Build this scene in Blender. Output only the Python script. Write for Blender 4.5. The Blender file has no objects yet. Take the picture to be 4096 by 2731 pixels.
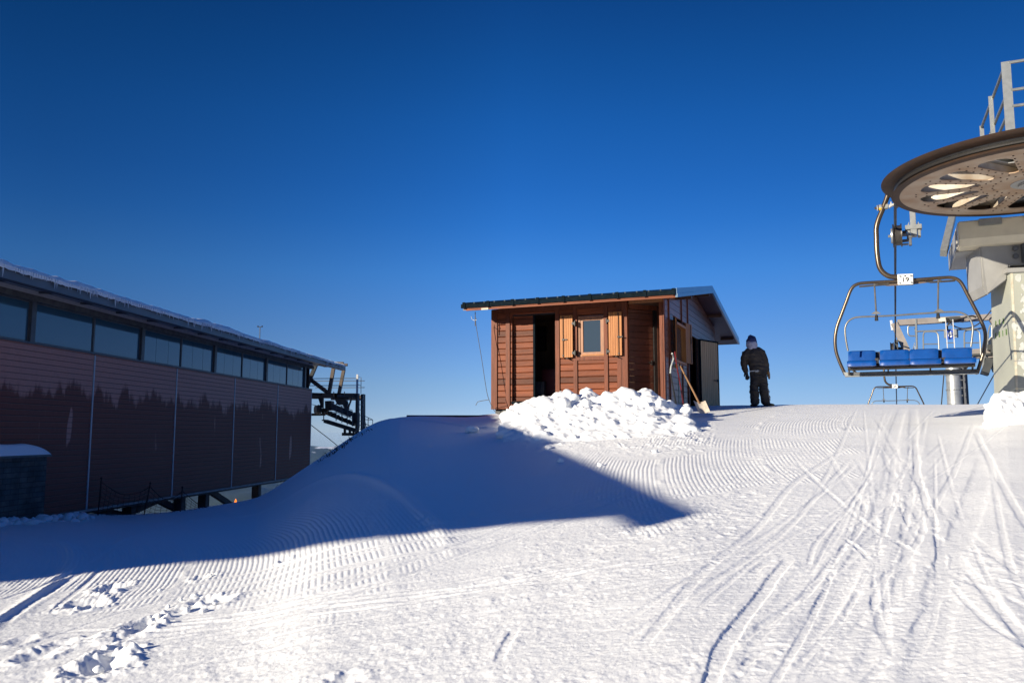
import bpy, bmesh, math, random
import numpy as np
from mathutils import Vector, Matrix
R = math.radians
random.seed(7)
S = bpy.context.scene
COL = S.collection
# ------------------------------------------------------------------ camera
F = 825.0
PITCH = math.atan(92.0 / 825.0)
cd = bpy.data.cameras.new("camera"); cam = bpy.data.objects.new("camera", cd); COL.objects.link(cam)
cd.sensor_width = 36.0; cd.lens = F / 1024 * 36.0; cd.clip_start = 0.1; cd.clip_end = 60000
cam.location = (0, 0, 0); cam.rotation_euler = (math.pi / 2 + PITCH, 0, 0)
S.camera = cam
# ------------------------------------------------------------------ light
SKY_RAMP = [(0.0036, (0.709, 0.886, 1.522)), (0.0336, (0.643, 0.796, 1.269)), (0.0577, (0.631, 0.794, 1.18)), (0.112, (0.527, 0.777, 1.211)), (0.1897, (0.333, 0.804, 1.372)), (0.2481, (0.193, 0.698, 1.343)), (0.2913, (0.144, 0.643, 1.296)), (0.3589, (0.103, 0.597, 1.22)), (0.4234, (0.076, 0.519, 1.07)), (0.4821, (0.063, 0.428, 0.916)), (0.62, (0.14, 0.62, 1.45)), (1.0, (0.22, 0.705, 1.6))]
SUN_EL, SUN_AZ = 14.5, 58.0            # the light travels to the right of the view axis by SUN_AZ
ld = Vector((math.sin(R(SUN_AZ)) * math.cos(R(SUN_EL)), math.cos(R(SUN_AZ)) * math.cos(R(SUN_EL)), -math.sin(R(SUN_EL))))
sl = bpy.data.lights.new("sun", 'SUN'); sun = bpy.data.objects.new("sun", sl); COL.objects.link(sun)
sl.energy = 5.0; sl.angle = R(0.5); sl.color = (1.0, 0.90, 0.73)
sun.rotation_euler = ld.to_track_quat('-Z', 'Y').to_euler(); sun.location = (-20, -20, 30)
w = bpy.data.worlds.new("World"); S.world = w; w.use_nodes = True
nt = w.node_tree; nt.nodes.clear()
sky = nt.nodes.new('ShaderNodeTexSky'); sky.sky_type = 'NISHITA'; sky.sun_disc = False
sky.sun_elevation = R(SUN_EL); sky.sun_rotation = R(180 + SUN_AZ)
sky.altitude = 2300; sky.air_density = 1.0; sky.dust_density = 0.0; sky.ozone_density = 2.5
bg = nt.nodes.new('ShaderNodeBackground'); bg.inputs[1].default_value = 0.0676
wo = nt.nodes.new('ShaderNodeOutputWorld')
# the thin, dry air of high mountains: red and green fall off faster with height than the model's; the unseen zenith is brightened to lift the shade
tcw = nt.nodes.new('ShaderNodeTexCoord'); sxw = nt.nodes.new('ShaderNodeSeparateXYZ'); nt.links.new(tcw.outputs['Generated'], sxw.inputs[0])
rmp = nt.nodes.new('ShaderNodeValToRGB'); nt.links.new(sxw.outputs[2], rmp.inputs[0])
SKY_K = 2.0
for i, (z, c) in enumerate(SKY_RAMP):
    e = rmp.color_ramp.elements[i] if i < 2 else rmp.color_ramp.elements.new(z)
    e.position = z; e.color = (*[x / SKY_K for x in c], 1)
mm = nt.nodes.new('ShaderNodeMix'); mm.data_type = 'RGBA'; mm.blend_type = 'MULTIPLY'; mm.inputs[0].default_value = 1
nt.links.new(sky.outputs[0], mm.inputs[6]); nt.links.new(rmp.outputs[0], mm.inputs[7])
hz = nt.nodes.new('ShaderNodeMath'); hz.operation = 'MULTIPLY_ADD'; hz.inputs[1].default_value = 0.8; hz.inputs[2].default_value = 0.5; nt.links.new(sxw.outputs[0], hz.inputs[0])
rm2 = nt.nodes.new('ShaderNodeValToRGB'); nt.links.new(hz.outputs[0], rm2.inputs[0])   # the sky is deepest at right angles to the sun
for i, (x, c) in enumerate(((-.62, .56), (-.48, .60), (-.25, .80), (0, 1.0), (.33, .78), (.5, .70), (.62, .68))):
    e = rm2.color_ramp.elements[i] if i < 2 else rm2.color_ramp.elements.new(x * .8 + .5)
    e.position = x * .8 + .5; e.color = (c, c, c, 1)
m3 = nt.nodes.new('ShaderNodeMix'); m3.data_type = 'RGBA'; m3.blend_type = 'MULTIPLY'; m3.inputs[0].default_value = 1
nt.links.new(mm.outputs[2], m3.inputs[6]); nt.links.new(rm2.outputs[0], m3.inputs[7]); mm = m3
sc_ = nt.nodes.new('ShaderNodeVectorMath'); sc_.operation = 'SCALE'; sc_.inputs['Scale'].default_value = SKY_K
nt.links.new(mm.outputs[2], sc_.inputs[0]); nt.links.new(sc_.outputs[0], bg.inputs[0]); nt.links.new(bg.outputs[0], wo.inputs[0])
S.view_settings.view_transform = 'Standard'; S.view_settings.look = 'None'
S.view_settings.gamma = 1; S.view_settings.exposure = 0.73
S.cycles.max_bounces = 6; S.cycles.diffuse_bounces = 3; S.cycles.glossy_bounces = 3
S.cycles.transmission_bounces = 3; S.cycles.sample_clamp_indirect = 4
# ------------------------------------------------------------------ pixels to rays (1024 wide picture of the place)
CP, SP = math.cos(PITCH), math.sin(PITCH)
def ray(px, py):
    u = (px - 512) / F; v = (341 - py) / F
    return Vector((u, CP - v * SP, SP + v * CP))
def at(px, py, Y):
    d = ray(px, py); return d * (Y / d.y)
def hit(px, py, p0, n):
    d = ray(px, py); return d * (p0.dot(n) / d.dot(n))
def sh(sx, sy, p0, n):                 # source pixels (4096 wide)
    return hit(sx / 4, sy / 4, p0, n)
# ------------------------------------------------------------------ mesh builder
ORG = {}
class MB:
    def __init__(s): s.v = []; s.f = []
    def add(s, vs, fs):
        o = len(s.v); s.v += [tuple(p) for p in vs]; s.f += [tuple(i + o for i in f) for f in fs]; return s
    def box(s, lo, hi, M=None):
        vs = [Vector((x, y, z)) for x in (lo[0], hi[0]) for y in (lo[1], hi[1]) for z in (lo[2], hi[2])]
        if M is not None: vs = [M @ p for p in vs]
        return s.add(vs, [(0, 1, 3, 2), (4, 6, 7, 5), (0, 4, 5, 1), (2, 3, 7, 6), (0, 2, 6, 4), (1, 5, 7, 3)])
    def bar(s, a, b, w, h, up=Vector((0, 0, 1))):
        a = Vector(a); b = Vector(b); d = (b - a).normalized()
        if abs(d.dot(up)) > 0.98: up = Vector((0, 1, 0)) if abs(d.y) < 0.9 else Vector((1, 0, 0))
        x = d.cross(up).normalized(); y = x.cross(d).normalized()
        vs = [p + x * i * w / 2 + y * j * h / 2 for p in (a, b) for i in (-1, 1) for j in (-1, 1)]
        return s.add(vs, [(0, 1, 3, 2), (4, 6, 7, 5), (0, 4, 5, 1), (2, 3, 7, 6), (0, 2, 6, 4), (1, 5, 7, 3)])
    def tube(s, pts, r, n=10, r2=None):
        pts = [Vector(p) for p in pts]; m = len(pts)
        rs = r if isinstance(r, (list, tuple)) else [r + ((r2 if r2 is not None else r) - r) * i / (m - 1) for i in range(m)]
        d0 = (pts[1] - pts[0]).normalized()
        up = Vector((0, 0, 1)) if abs(d0.z) < 0.9 else Vector((0, 1, 0))
        x = d0.cross(up).normalized(); vs = []
        for i, p in enumerate(pts):
            d = (pts[min(i + 1, m - 1)] - pts[max(i - 1, 0)]).normalized()
            x = (x - d * x.dot(d)).normalized(); y = d.cross(x)
            for k in range(n):
                a = 2 * math.pi * k / n; vs.append(p + (x * math.cos(a) + y * math.sin(a)) * rs[i])
        fs = [(i * n + k, i * n + (k + 1) % n, (i + 1) * n + (k + 1) % n, (i + 1) * n + k) for i in range(m - 1) for k in range(n)]
        fs += [tuple(range(n - 1, -1, -1)), tuple(range((m - 1) * n, m * n))]
        return s.add(vs, fs)
    def prism(s, poly, ext):
        n = len(poly); poly = [Vector(p) for p in poly]; ext = Vector(ext)
        return s.add(poly + [p + ext for p in poly], [tuple(range(n)), tuple(range(2 * n - 1, n - 1, -1))] + [(i, (i + 1) % n, n + (i + 1) % n, n + i) for i in range(n)])
    def lathe(s, prof, o, ax, n=48):     # prof: list of (radius, along axis), closed loop
        o = Vector(o); ax = Vector(ax).normalized()
        x = ax.cross(Vector((0, 1, 0.1))).normalized(); y = ax.cross(x); m = len(prof); vs = []
        for k in range(n):
            a = 2 * math.pi * k / n; c = x * math.cos(a) + y * math.sin(a)
            vs += [o + c * r + ax * h for r, h in prof]
        return s.add(vs, [(k * m + i, k * m + (i + 1) % m, ((k + 1) % n) * m + (i + 1) % m, ((k + 1) % n) * m + i) for k in range(n) for i in range(m)])
    def blob(s, c, r, sub=1, jit=0.25, sq=(1, 1, 1), rnd=random):
        bm = bmesh.new(); bmesh.ops.create_icosphere(bm, subdivisions=sub, radius=1)
        rot = Matrix.Rotation(rnd.uniform(0, 6.28), 3, 'Z') @ Matrix.Rotation(rnd.uniform(0, 6.28), 3, 'X')
        vs = []
        for q in bm.verts:
            k = 1 + rnd.uniform(-jit, jit); p = rot @ (q.co * k)
            vs.append(Vector(c) + Vector((p.x * sq[0], p.y * sq[1], p.z * sq[2])) * r)
        s.add(vs, [tuple(q.index for q in f.verts) for f in bm.faces]); bm.free(); return s
    def build(s, name, m, parent=None, smooth=False, bevel=0, org=None, sharp=40, recalc=True):
        if parent is not None: o0 = ORG[parent.name]
        elif org is not None: o0 = Vector(org)
        else:
            a = np.array(s.v); o0 = Vector(((a[:, 0].min() + a[:, 0].max()) / 2, (a[:, 1].min() + a[:, 1].max()) / 2, a[:, 2].min()))
        me = bpy.data.meshes.new(name)
        me.from_pydata([(x - o0.x, y - o0.y, z - o0.z) for x, y, z in s.v], [], s.f)
        bm = bmesh.new(); bm.from_mesh(me)
        if recalc: bmesh.ops.recalc_face_normals(bm, faces=bm.faces)
        if bevel: 
            bmesh.ops.bevel(bm, geom=[e for e in bm.edges if len(e.link_faces) == 2 and e.calc_face_angle(0) > 0.6], offset=bevel, segments=2, affect='EDGES', clamp_overlap=True)
        bm.to_mesh(me); bm.free()
        if smooth:
            me.polygons.foreach_set('use_smooth', [True] * len(me.polygons))
            try: me.set_sharp_from_angle(angle=R(sharp))
            except Exception: pass
        me.materials.append(m)
        ob = bpy.data.objects.new(name, me); COL.objects.link(ob)
        if parent is not None: ob.parent = parent
        else: ob.location = o0
        ORG[ob.name] = o0.copy()
        return ob
def thing(name, label, cat, loc, group=None):
    o = bpy.data.objects.new(name, None); COL.objects.link(o); o.location = loc; o.empty_display_size = 0.2
    o['label'] = label; o['category'] = cat
    if group: o['group'] = group
    ORG[o.name] = Vector(loc); return o
def tag(o, label, cat, group=None):
    o['label'] = label; o['category'] = cat
    if group: o['group'] = group
    return o
def smoothpts(pts, n=6):
    pts = [Vector(p) for p in pts]; out = []
    for i in range(len(pts) - 1):
        p0 = pts[max(i - 1, 0)]; p1 = pts[i]; p2 = pts[i + 1]; p3 = pts[min(i + 2, len(pts) - 1)]
        for k in range(n):
            t = k / n
            out.append(0.5 * ((2 * p1) + (p2 - p0) * t + (2 * p0 - 5 * p1 + 4 * p2 - p3) * t * t + (3 * p1 - p0 - 3 * p2 + p3) * t ** 3))
    out.append(pts[-1]); return out
# ------------------------------------------------------------------ materials
def L(nt, a, b): nt.links.new(a, b)
def mat(name, c1, c2=None, rough=0.6, metal=0.0, nscale=4.0, bump=0.0, bscale=None, stretch=(1, 1, 1), rotz=0.0, board=None, spec=0.5, contrast=0.25, detail=5, grooves=None):
    """procedural: two colours mixed by stretched noise, optional per-board tint (axis, pitch, amount)"""
    m = bpy.data.materials.new(name); m.use_nodes = True; n = m.node_tree; b = n.nodes['Principled BSDF']
    b.inputs['Roughness'].default_value = rough; b.inputs['Metallic'].default_value = metal
    b.inputs['Specular IOR Level'].default_value = spec
    c2 = c2 or tuple(x * 0.8 for x in c1)
    tc = n.nodes.new('ShaderNodeTexCoord'); mp = n.nodes.new('ShaderNodeMapping'); mp.vector_type = 'TEXTURE'
    mp.inputs['Rotation'].default_value = (0, 0, rotz); L(n, tc.outputs['Object'], mp.inputs[0])
    mp2 = n.nodes.new('ShaderNodeMapping'); mp2.inputs['Scale'].default_value = stretch; L(n, mp.outputs[0], mp2.inputs[0])
    no = n.nodes.new('ShaderNodeTexNoise'); no.inputs['Scale'].default_value = nscale; no.inputs['Detail'].default_value = detail
    L(n, mp2.outputs[0], no.inputs['Vector'])
    rp = n.nodes.new('ShaderNodeMapRange'); rp.inputs[1].default_value = 0.5 - contrast / 1.6; rp.inputs[2].default_value = 0.5 + contrast / 1.6
    L(n, no.outputs[0], rp.inputs[0])
    mx = n.nodes.new('ShaderNodeMix'); mx.data_type = 'RGBA'; mx.inputs[6].default_value = (*c1, 1); mx.inputs[7].default_value = (*c2, 1)
    L(n, rp.outputs[0], mx.inputs[0]); col = mx.outputs[2]
    if board:
        ax, pitch, amt = board
        sx = n.nodes.new('ShaderNodeSeparateXYZ'); L(n, mp.outputs[0], sx.inputs[0])
        dv = n.nodes.new('ShaderNodeMath'); dv.operation = 'DIVIDE'; L(n, sx.outputs[ax], dv.inputs[0]); dv.inputs[1].default_value = pitch
        fl = n.nodes.new('ShaderNodeMath'); fl.operation = 'FLOOR'; L(n, dv.outputs[0], fl.inputs[0])
        wn = n.nodes.new('ShaderNodeTexWhiteNoise'); wn.noise_dimensions = '1D'; L(n, fl.outputs[0], wn.inputs['W'])
        hv = n.nodes.new('ShaderNodeHueSaturation'); mr = n.nodes.new('ShaderNodeMapRange')
        mr.inputs[3].default_value = 1 - amt; mr.inputs[4].default_value = 1 + amt; L(n, wn.outputs[0], mr.inputs[0])
        L(n, mr.outputs[0], hv.inputs['Value']); L(n, col, hv.inputs['Color']); col = hv.outputs[0]
    L(n, col, b.inputs['Base Color'])
    if bump:
        bs = n.nodes.new('ShaderNodeTexNoise'); bs.inputs['Scale'].default_value = bscale or nscale * 3; bs.inputs['Detail'].default_value = 6
        L(n, mp2.outputs[0], bs.inputs['Vector'])
        bu = n.nodes.new('ShaderNodeBump'); bu.inputs['Strength'].default_value = 1.0; bu.inputs['Distance'].default_value = bump
        L(n, bs.outputs[0], bu.inputs['Height']); L(n, bu.outputs[0], b.inputs['Normal'])
    return m
# ------------------------------------------------------------------ numpy noise
rng = np.random.RandomState(11)
TAB = rng.rand(256, 256)
def vnoise(x, y, seed=0):
    x = x + seed * 17.31; y = y + seed * 9.77
    xi = np.floor(x).astype(np.int64); yi = np.floor(y).astype(np.int64); fx = x - xi; fy = y - yi
    fx = fx * fx * (3 - 2 * fx); fy = fy * fy * (3 - 2 * fy)
    a = TAB[xi & 255, yi & 255]; b = TAB[(xi + 1) & 255, yi & 255]; c = TAB[xi & 255, (yi + 1) & 255]; d = TAB[(xi + 1) & 255, (yi + 1) & 255]
    return (a * (1 - fx) + b * fx) * (1 - fy) + (c * (1 - fx) + d * fx) * fy
def fbm(x, y, o=4, seed=0):
    h = 0; a = 0.5
    for i in range(o):
        h = h + a * (vnoise(x, y, seed + i * 3) - 0.5) * 2
        x, y = 0.8 * x * 2.03 - 0.6 * y * 2.03, 0.6 * x * 2.03 + 0.8 * y * 2.03; a *= 0.5
    return h
def sst(a, b, x):
    t = np.clip((x - a) / (b - a), 0, 1); return t * t * (3 - 2 * t)
# ------------------------------------------------------------------ terrain heights
_c = [(-9000, 470, 30), (0, 511.5, 24), (60, 512, 24), (121, 515.5, 24.5), (180, 511.5, 25), (229, 504.5, 24.5), (257, 499, 23), (287, 480, 21), (311, 463.5, 20),
      (330, 452, 20), (350, 437, 20.5), (375, 423.5, 21), (390, 418, 21), (410, 416, 21.5), (467, 416, 22), (520, 411, 22), (560, 408, 22), (675, 406, 21),
      (750, 405, 21), (825, 404, 20), (875, 404, 19), (950, 404.5, 17.5), (985, 404, 16.5), (1005, 402, 16), (1024, 400, 16), (9000, 420, 22)]
_th = []; _rc = []; _zc = []
for px, y, D in _c[1:-1]:
    d = ray(px, y); p = d * (D / d.y); _th.append(math.atan2(p.x, p.y)); _rc.append(math.hypot(p.x, p.y)); _zc.append(p.z)
_th = [-3.2, -1.6] + _th + [1.6, 3.2]; _rc = [30, 30] + _rc + [22, 30]; _zc = [-2.4, -2.5] + _zc + [-0.2, -2.4]
_th = np.array(_th); _rc = np.array(_rc); _zc = np.array(_zc)
_tw = np.linspace(-3.2, 3.2, 241); _h = np.interp(_tw, _th, _zc) + 1.6; _k = np.exp(-(np.arange(-70, 71) * (_tw[1] - _tw[0]) / 0.55) ** 2); _k /= _k.sum()
_hw = np.convolve(np.pad(_h, 70, mode='edge'), _k, mode='valid')
def terr(x, y):
    x = np.asarray(x, float); y = np.asarray(y, float)
    th = np.arctan2(x, y); r = np.hypot(x, y)
    rc = 0; zc = 0
    for k, wt in ((-0.012, .25), (0, .5), (0.012, .25)):
        rc = rc + wt * np.interp(th + k, _th, _rc); zc = zc + wt * np.interp(th + k, _th, _zc)
    H = zc + 1.6; t = np.clip(r / rc, 0, 1); wn = sst(0.25, 0.92, t)
    H = H * wn + np.interp(th, _tw, _hw) * (1 - wn); a = 0.25 * sst(-0.5, 1.2, H)
    z = -1.6 + H * (t + a * t * (1 - t))
    q = np.clip(r - rc, 0, None); si = H / rc * (1 - a); so = -0.17
    z = z + np.where(q > 0, so * np.minimum(q, 5200) + (si - so) * 1.4 * (1 - np.exp(-q / 1.4)), 0)
    z = z + 0.05 * fbm(x / 5, y / 5, 2, 5) * sst(2, 7, r) * (1 - 0.75 * sst(0.72, 0.95, r / rc))
    # valley and far mountains
    far = sst(300, 5000, r)
    m = 560 * np.exp(-((r - 11500) / 2600.0) ** 2) * (0.93 + 0.16 * fbm(x / 2600, y / 2600, 3, 21)) + 260 * np.exp(-((r - 6800) / 1100.0) ** 2) * (1 + 0.7 * fbm(x / 1500, y / 1500, 3, 9))
    rid = (1 - np.abs(fbm(x / 1300, y / 1300, 4, 31))) * 120 - 100
    zf = -690 + m + far * rid + 45 * fbm(x / 330, y / 330, 4, 3)
    return z * (1 - far) + zf * far
def ground(px, py):
    d = ray(px, py); d = d / d.y; Y = np.arange(1.5, 40, 0.01)
    g = terr(d.x * Y, Y) - d.z * Y
    i = np.argmax(g > 0); Y = Y[i] if g[i] > 0 else 26.0
    return Vector((d.x * Y, Y, float(terr(d.x * Y, Y))))
def gz(x, y): return float(terr(x, y))
# ================================================================== SNOW GROUND
def snow_mat(name, far=False):
    m = bpy.data.materials.new(name); m.use_nodes = True; n = m.node_tree; b = n.nodes['Principled BSDF']
    b.inputs['Roughness'].default_value = 0.55; b.inputs['Specular IOR Level'].default_value = 0.25
    b.inputs['Base Color'].default_value = (0.86, 0.87, 0.86, 1)
    tc = n.nodes.new('ShaderNodeTexCoord')
    if not far:
        n1 = n.nodes.new('ShaderNodeTexNoise'); n1.inputs['Scale'].default_value = 34; n1.inputs['Detail'].default_value = 7; n1.inputs['Roughness'].default_value = 0.72
        L(n, tc.outputs['Object'], n1.inputs['Vector'])
        bu = n.nodes.new('ShaderNodeBump'); bu.inputs['Distance'].default_value = 0.0055; bu.inputs['Strength'].default_value = 0.8
        L(n, n1.outputs[0], bu.inputs['Height']); L(n, bu.outputs[0], b.inputs['Normal'])
    else:
        no = n.nodes.new('ShaderNodeTexNoise'); no.inputs['Scale'].default_value = 0.0012; no.inputs['Detail'].default_value = 10; no.inputs['Roughness'].default_value = 0.68
        L(n, tc.outputs['Object'], no.inputs['Vector'])
        sp = n.nodes.new('ShaderNodeSeparateXYZ'); L(n, tc.outputs['Object'], sp.inputs[0])
        hh = n.nodes.new('ShaderNodeMapRange'); hh.inputs[1].default_value = -330; hh.inputs[2].default_value = -70; hh.inputs[3].default_value = 0.30; hh.inputs[4].default_value = -0.07  # forest tone carried up the far slopes, where it stands in for shade
        L(n, sp.outputs[2], hh.inputs[0])
        ad = n.nodes.new('ShaderNodeMath'); L(n, no.outputs[0], ad.inputs[0]); L(n, hh.outputs[0], ad.inputs[1])
        ln = n.nodes.new('ShaderNodeVectorMath'); ln.operation = 'LENGTH'; L(n, tc.outputs['Object'], ln.inputs[0])
        d1 = n.nodes.new('ShaderNodeMapRange'); d1.inputs[1].default_value = 60; d1.inputs[2].default_value = 260; L(n, ln.outputs['Value'], d1.inputs[0])
        st = n.nodes.new('ShaderNodeMapRange'); st.inputs[1].default_value = 0.5; st.inputs[2].default_value = 0.53; L(n, ad.outputs[0], st.inputs[0])
        ml = n.nodes.new('ShaderNodeMath'); ml.operation = 'MULTIPLY'; L(n, st.outputs[0], ml.inputs[0]); L(n, d1.outputs[0], ml.inputs[1])
        mx = n.nodes.new('ShaderNodeMix'); mx.data_type = 'RGBA'; mx.inputs[6].default_value = (0.82, 0.84, 0.87, 1); mx.inputs[7].default_value = (0.035, 0.05, 0.05, 1)
        L(n, ml.outputs[0], mx.inputs[0]); L(n, mx.outputs[2], b.inputs['Base Color'])
    return m
M_SNOW = snow_mat('snow'); M_FAR = snow_mat('snow_forest_and_shade', True)
def grid_mesh(name, X, Y, Z, m, wrap=False):
    nr, nc = X.shape; me = bpy.data.meshes.new(name)
    idx = np.arange(nr * nc).reshape(nr, nc)
    if wrap: b = np.roll(idx, -1, axis=1); a0, a1, b0, b1 = idx[:-1], idx[1:], b[:-1], b[1:]
    else: a0, a1, b0, b1 = idx[:-1, :-1], idx[1:, :-1], idx[:-1, 1:], idx[1:, 1:]
    q = np.stack([a0, b0, b1, a1], -1).reshape(-1, 4)
    me.vertices.add(nr * nc); me.vertices.foreach_set('co', np.stack([X, Y, Z], -1).reshape(-1).astype(np.float32))
    me.loops.add(q.size); me.loops.foreach_set('vertex_index', q.reshape(-1).astype(np.int32))
    me.polygons.add(len(q)); me.polygons.foreach_set('loop_start', np.arange(0, q.size, 4, dtype=np.int32))
    try: me.polygons.foreach_set('loop_total', np.full(len(q), 4, dtype=np.int32))
    except Exception: pass
    me.polygons.foreach_set('use_smooth', np.ones(len(q), dtype=bool))
    me.update(calc_edges=True); me.validate(); me.materials.append(m)
    ob = bpy.data.objects.new(name, me); COL.objects.link(ob); return ob
# ---- fine patch
NC, NR = 1850, 1150
TH = np.linspace(-0.70, 0.70, NC)[::-1]; RR = np.geomspace(2.2, 30, NR)
GX = RR[:, None] * np.sin(TH)[None]; GY = RR[:, None] * np.cos(TH)[None]; G0 = terr(GX, GY)
# picture coordinates of the ground, used only to say where the tracks run
dep = GY * CP + G0 * SP; PX = 512 + F * GX / dep; PY = 341 - F * (-GY * SP + G0 * CP) / dep
D = np.zeros_like(G0); CM = np.ones_like(G0)
# corduroy of the grooming machine: two passes that fan apart
jx = 0.012 * fbm(GX / .5, GY / .5, 2, 44)
LAM = 0.054
rA = np.hypot(GX + 22, GY - 3) + jx + 0.15 * fbm(GX / 4, GY / 4, 1, 8)
rB = np.hypot(GX - 24.5, GY - 6.9) + jx + 0.15 * fbm(GX / 4, GY / 4, 1, 9)
def cord(r, wd, seed):                  # combed in passes: each with its own offset and strength, worn in places
    k = np.floor(r / wd); f = r / wd - k
    off = vnoise(k * 3.7, k * 1.3 + seed); amp = .55 + .6 * vnoise(k * 1.9 + seed, k * 5.1)
    c = 0.5 + 0.5 * np.cos(2 * np.pi * (r / LAM + off * 3)); c = 1 - (1 - c) ** 1.6
    lap = np.exp(-(np.minimum(f, 1 - f) * wd / .05) ** 2)
    return c * amp * (1 - lap) + lap * 1.9 * sst(-.2, .5, fbm(GX / .3, GY / .3, 2, seed))
passA = (np.floor(rA / 3.9 + 0.35) % 2)
mB = sst(-1.2, -0.2, GX - 0.22 * (GY - 8) + 0.5 * fbm(GX / 1.5, GY / 1.5, 2, 2))
brk = fbm(GX / .28, GY / .28, 3, 15); brk2 = fbm(GX / 1.3, GY / 1.3, 3, 16)
litA = sst(560, 650, PY - 0.05 * (PX - 200))
mA = (1 - mB) * (1 - sst(0.0, 0.35, brk * 0.6 + brk2 * 0.5 + litA * 1.15 - 0.36))
mBB = mB * sst(-0.02, 0.22, brk2 * 1.0 + 0.42 + 0.2 * brk - 1.35 * sst(450, 600, PY) - 0.9 * sst(790, 900, PX) + 0.3 * sst(1000, 960, PX) * 0)
h_c = 0.0060 * cord(rA, 1.95, 3) * mA * (1 - .35 * litA) * sst(496, 522, PY + .04 * (PX - 330)) * (1 - .6 * np.exp(-((PX - 385) / 60) ** 2) * sst(540, 500, PY)) + 0.0062 * cord(rB, 1.35, 7) * mBB * sst(250, 330, PX) * (.12 + .88 * sst(-.18, .22, fbm(GX / .9, GY / .9, 4, 19) + .08))
# seam ridges between passes of the groomer
seam = np.abs(((rA / 3.9 + 0.35) % 1) - 0.0); seam = np.minimum(seam, 1 - seam) * 3.9
h_c += (0.03 * np.exp(-(seam / .09) ** 2)) * (1 - mB)
# ski tracks
def to_world(pts): return [ground(a, b) for a, b in pts]
tracks = []
def T(pts, w, dep_, berm=None, side=0, flat=1.6): tracks.append((pts, w, dep_, dep_ * 0.6 if berm is None else berm, side, flat))
T([(913, 405), (914, 450), (915, 508), (904, 573), (884, 633), (868, 690)], .13, .020, .02)
T([(988, 455), (978, 487), (957, 544), (938, 598), (928, 640), (922, 690)], .18, .035, .03, 1)
T([(905, 405), (892, 441), (892, 476), (872, 530), (848, 577), (820, 616), (792, 655)], .16, .022, .025)
T([(860, 440), (800, 478), (758, 526), (708, 568), (666, 616), (640, 650)], .06, .018, .01)
T([(915, 430), (917, 472), (930, 510), (938, 535), (942, 570), (945, 600)], .05, .03, .02)
T([(940, 540), (967, 568), (993, 598), (1024, 636), (1050, 670)], .05, .02, .012)
T([(790, 560), (774, 577), (762, 595), (742, 620), (733, 632)], .07, .04, .03)
T([(740, 625), (722, 649), (709, 690)], .08, .05, .04)
T([(866, 500), (857, 530), (832, 564), (800, 600)], .05, .03, .02)
T([(975, 430), (1000, 480), (1024, 520), (1060, 570)], .05, .02, .015)
T([(850, 600), (905, 560), (925, 520), (922, 470)], .04, .018, .01)
T([(860, 690), (905, 640), (942, 590), (960, 545)], .04, .015, .01)
T([(570, 640), (640, 610), (720, 560), (800, 510), (860, 460)], .04, .014, .01)
T([(700, 690), (742, 640), (800, 600), (850, 560), (895, 520)], .05, .016, .012)
T([(52, 612), (64, 600), (88, 582), (110, 560)], .05, .03, .02)
T([(0, 625), (30, 603), (75, 575), (160, 528), (240, 508)], .08, .03, .035)
T([(0, 600), (50, 582), (110, 558)], .06, .02, .02)
rt = random.Random(5)
for i in range(24):     # long crossing tracks, lower left to upper right
    x0 = rt.uniform(-60, 260); y0 = rt.uniform(610, 690); x1 = rt.uniform(560, 820); y1 = rt.uniform(470, 560) + (x0 / 260) * 20
    k = rt.uniform(-14, 6)
    T([(x0, y0), (x0 * .67 + x1 * .33, y0 * .67 + y1 * .33 - k), (x0 * .33 + x1 * .67, y0 * .33 + y1 * .67 - k), (x1, y1)], rt.uniform(.025, .06), rt.uniform(.010, .028), None, rt.choice([-1, 0, 1]))
for i in range(34):     # fan of tracks coming down from the lift
    x0 = rt.gauss(905, 45); x1 = rt.gauss(850, 190); y1 = rt.uniform(560, 700); k = rt.uniform(-30, 30); y0 = rt.uniform(405, 480)
    T([(x0, y0), (x0 + (x1 - x0) * .22 + k * .4, y0 + (y1 - y0) * .33), (x0 + (x1 - x0) * .6 + k, y0 + (y1 - y0) * .7), (x1, y1)], rt.uniform(.015, .06), rt.uniform(.004, .016), None, rt.choice([-1, 0, 1]))
for i in range(16):     # short skidded marks
    x0 = rt.uniform(480, 1040); y0 = rt.uniform(430, 680); l = rt.uniform(12, 50) * (y0 - 380) / 200; a = rt.uniform(-0.7, 1.2)
    T([(x0, y0), (x0 + l * .5 * math.cos(a), y0 - l * .5 * math.sin(a) - 2), (x0 + l * math.cos(a), y0 - l * math.sin(a))], rt.uniform(.02, .06), rt.uniform(.01, .03))
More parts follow.
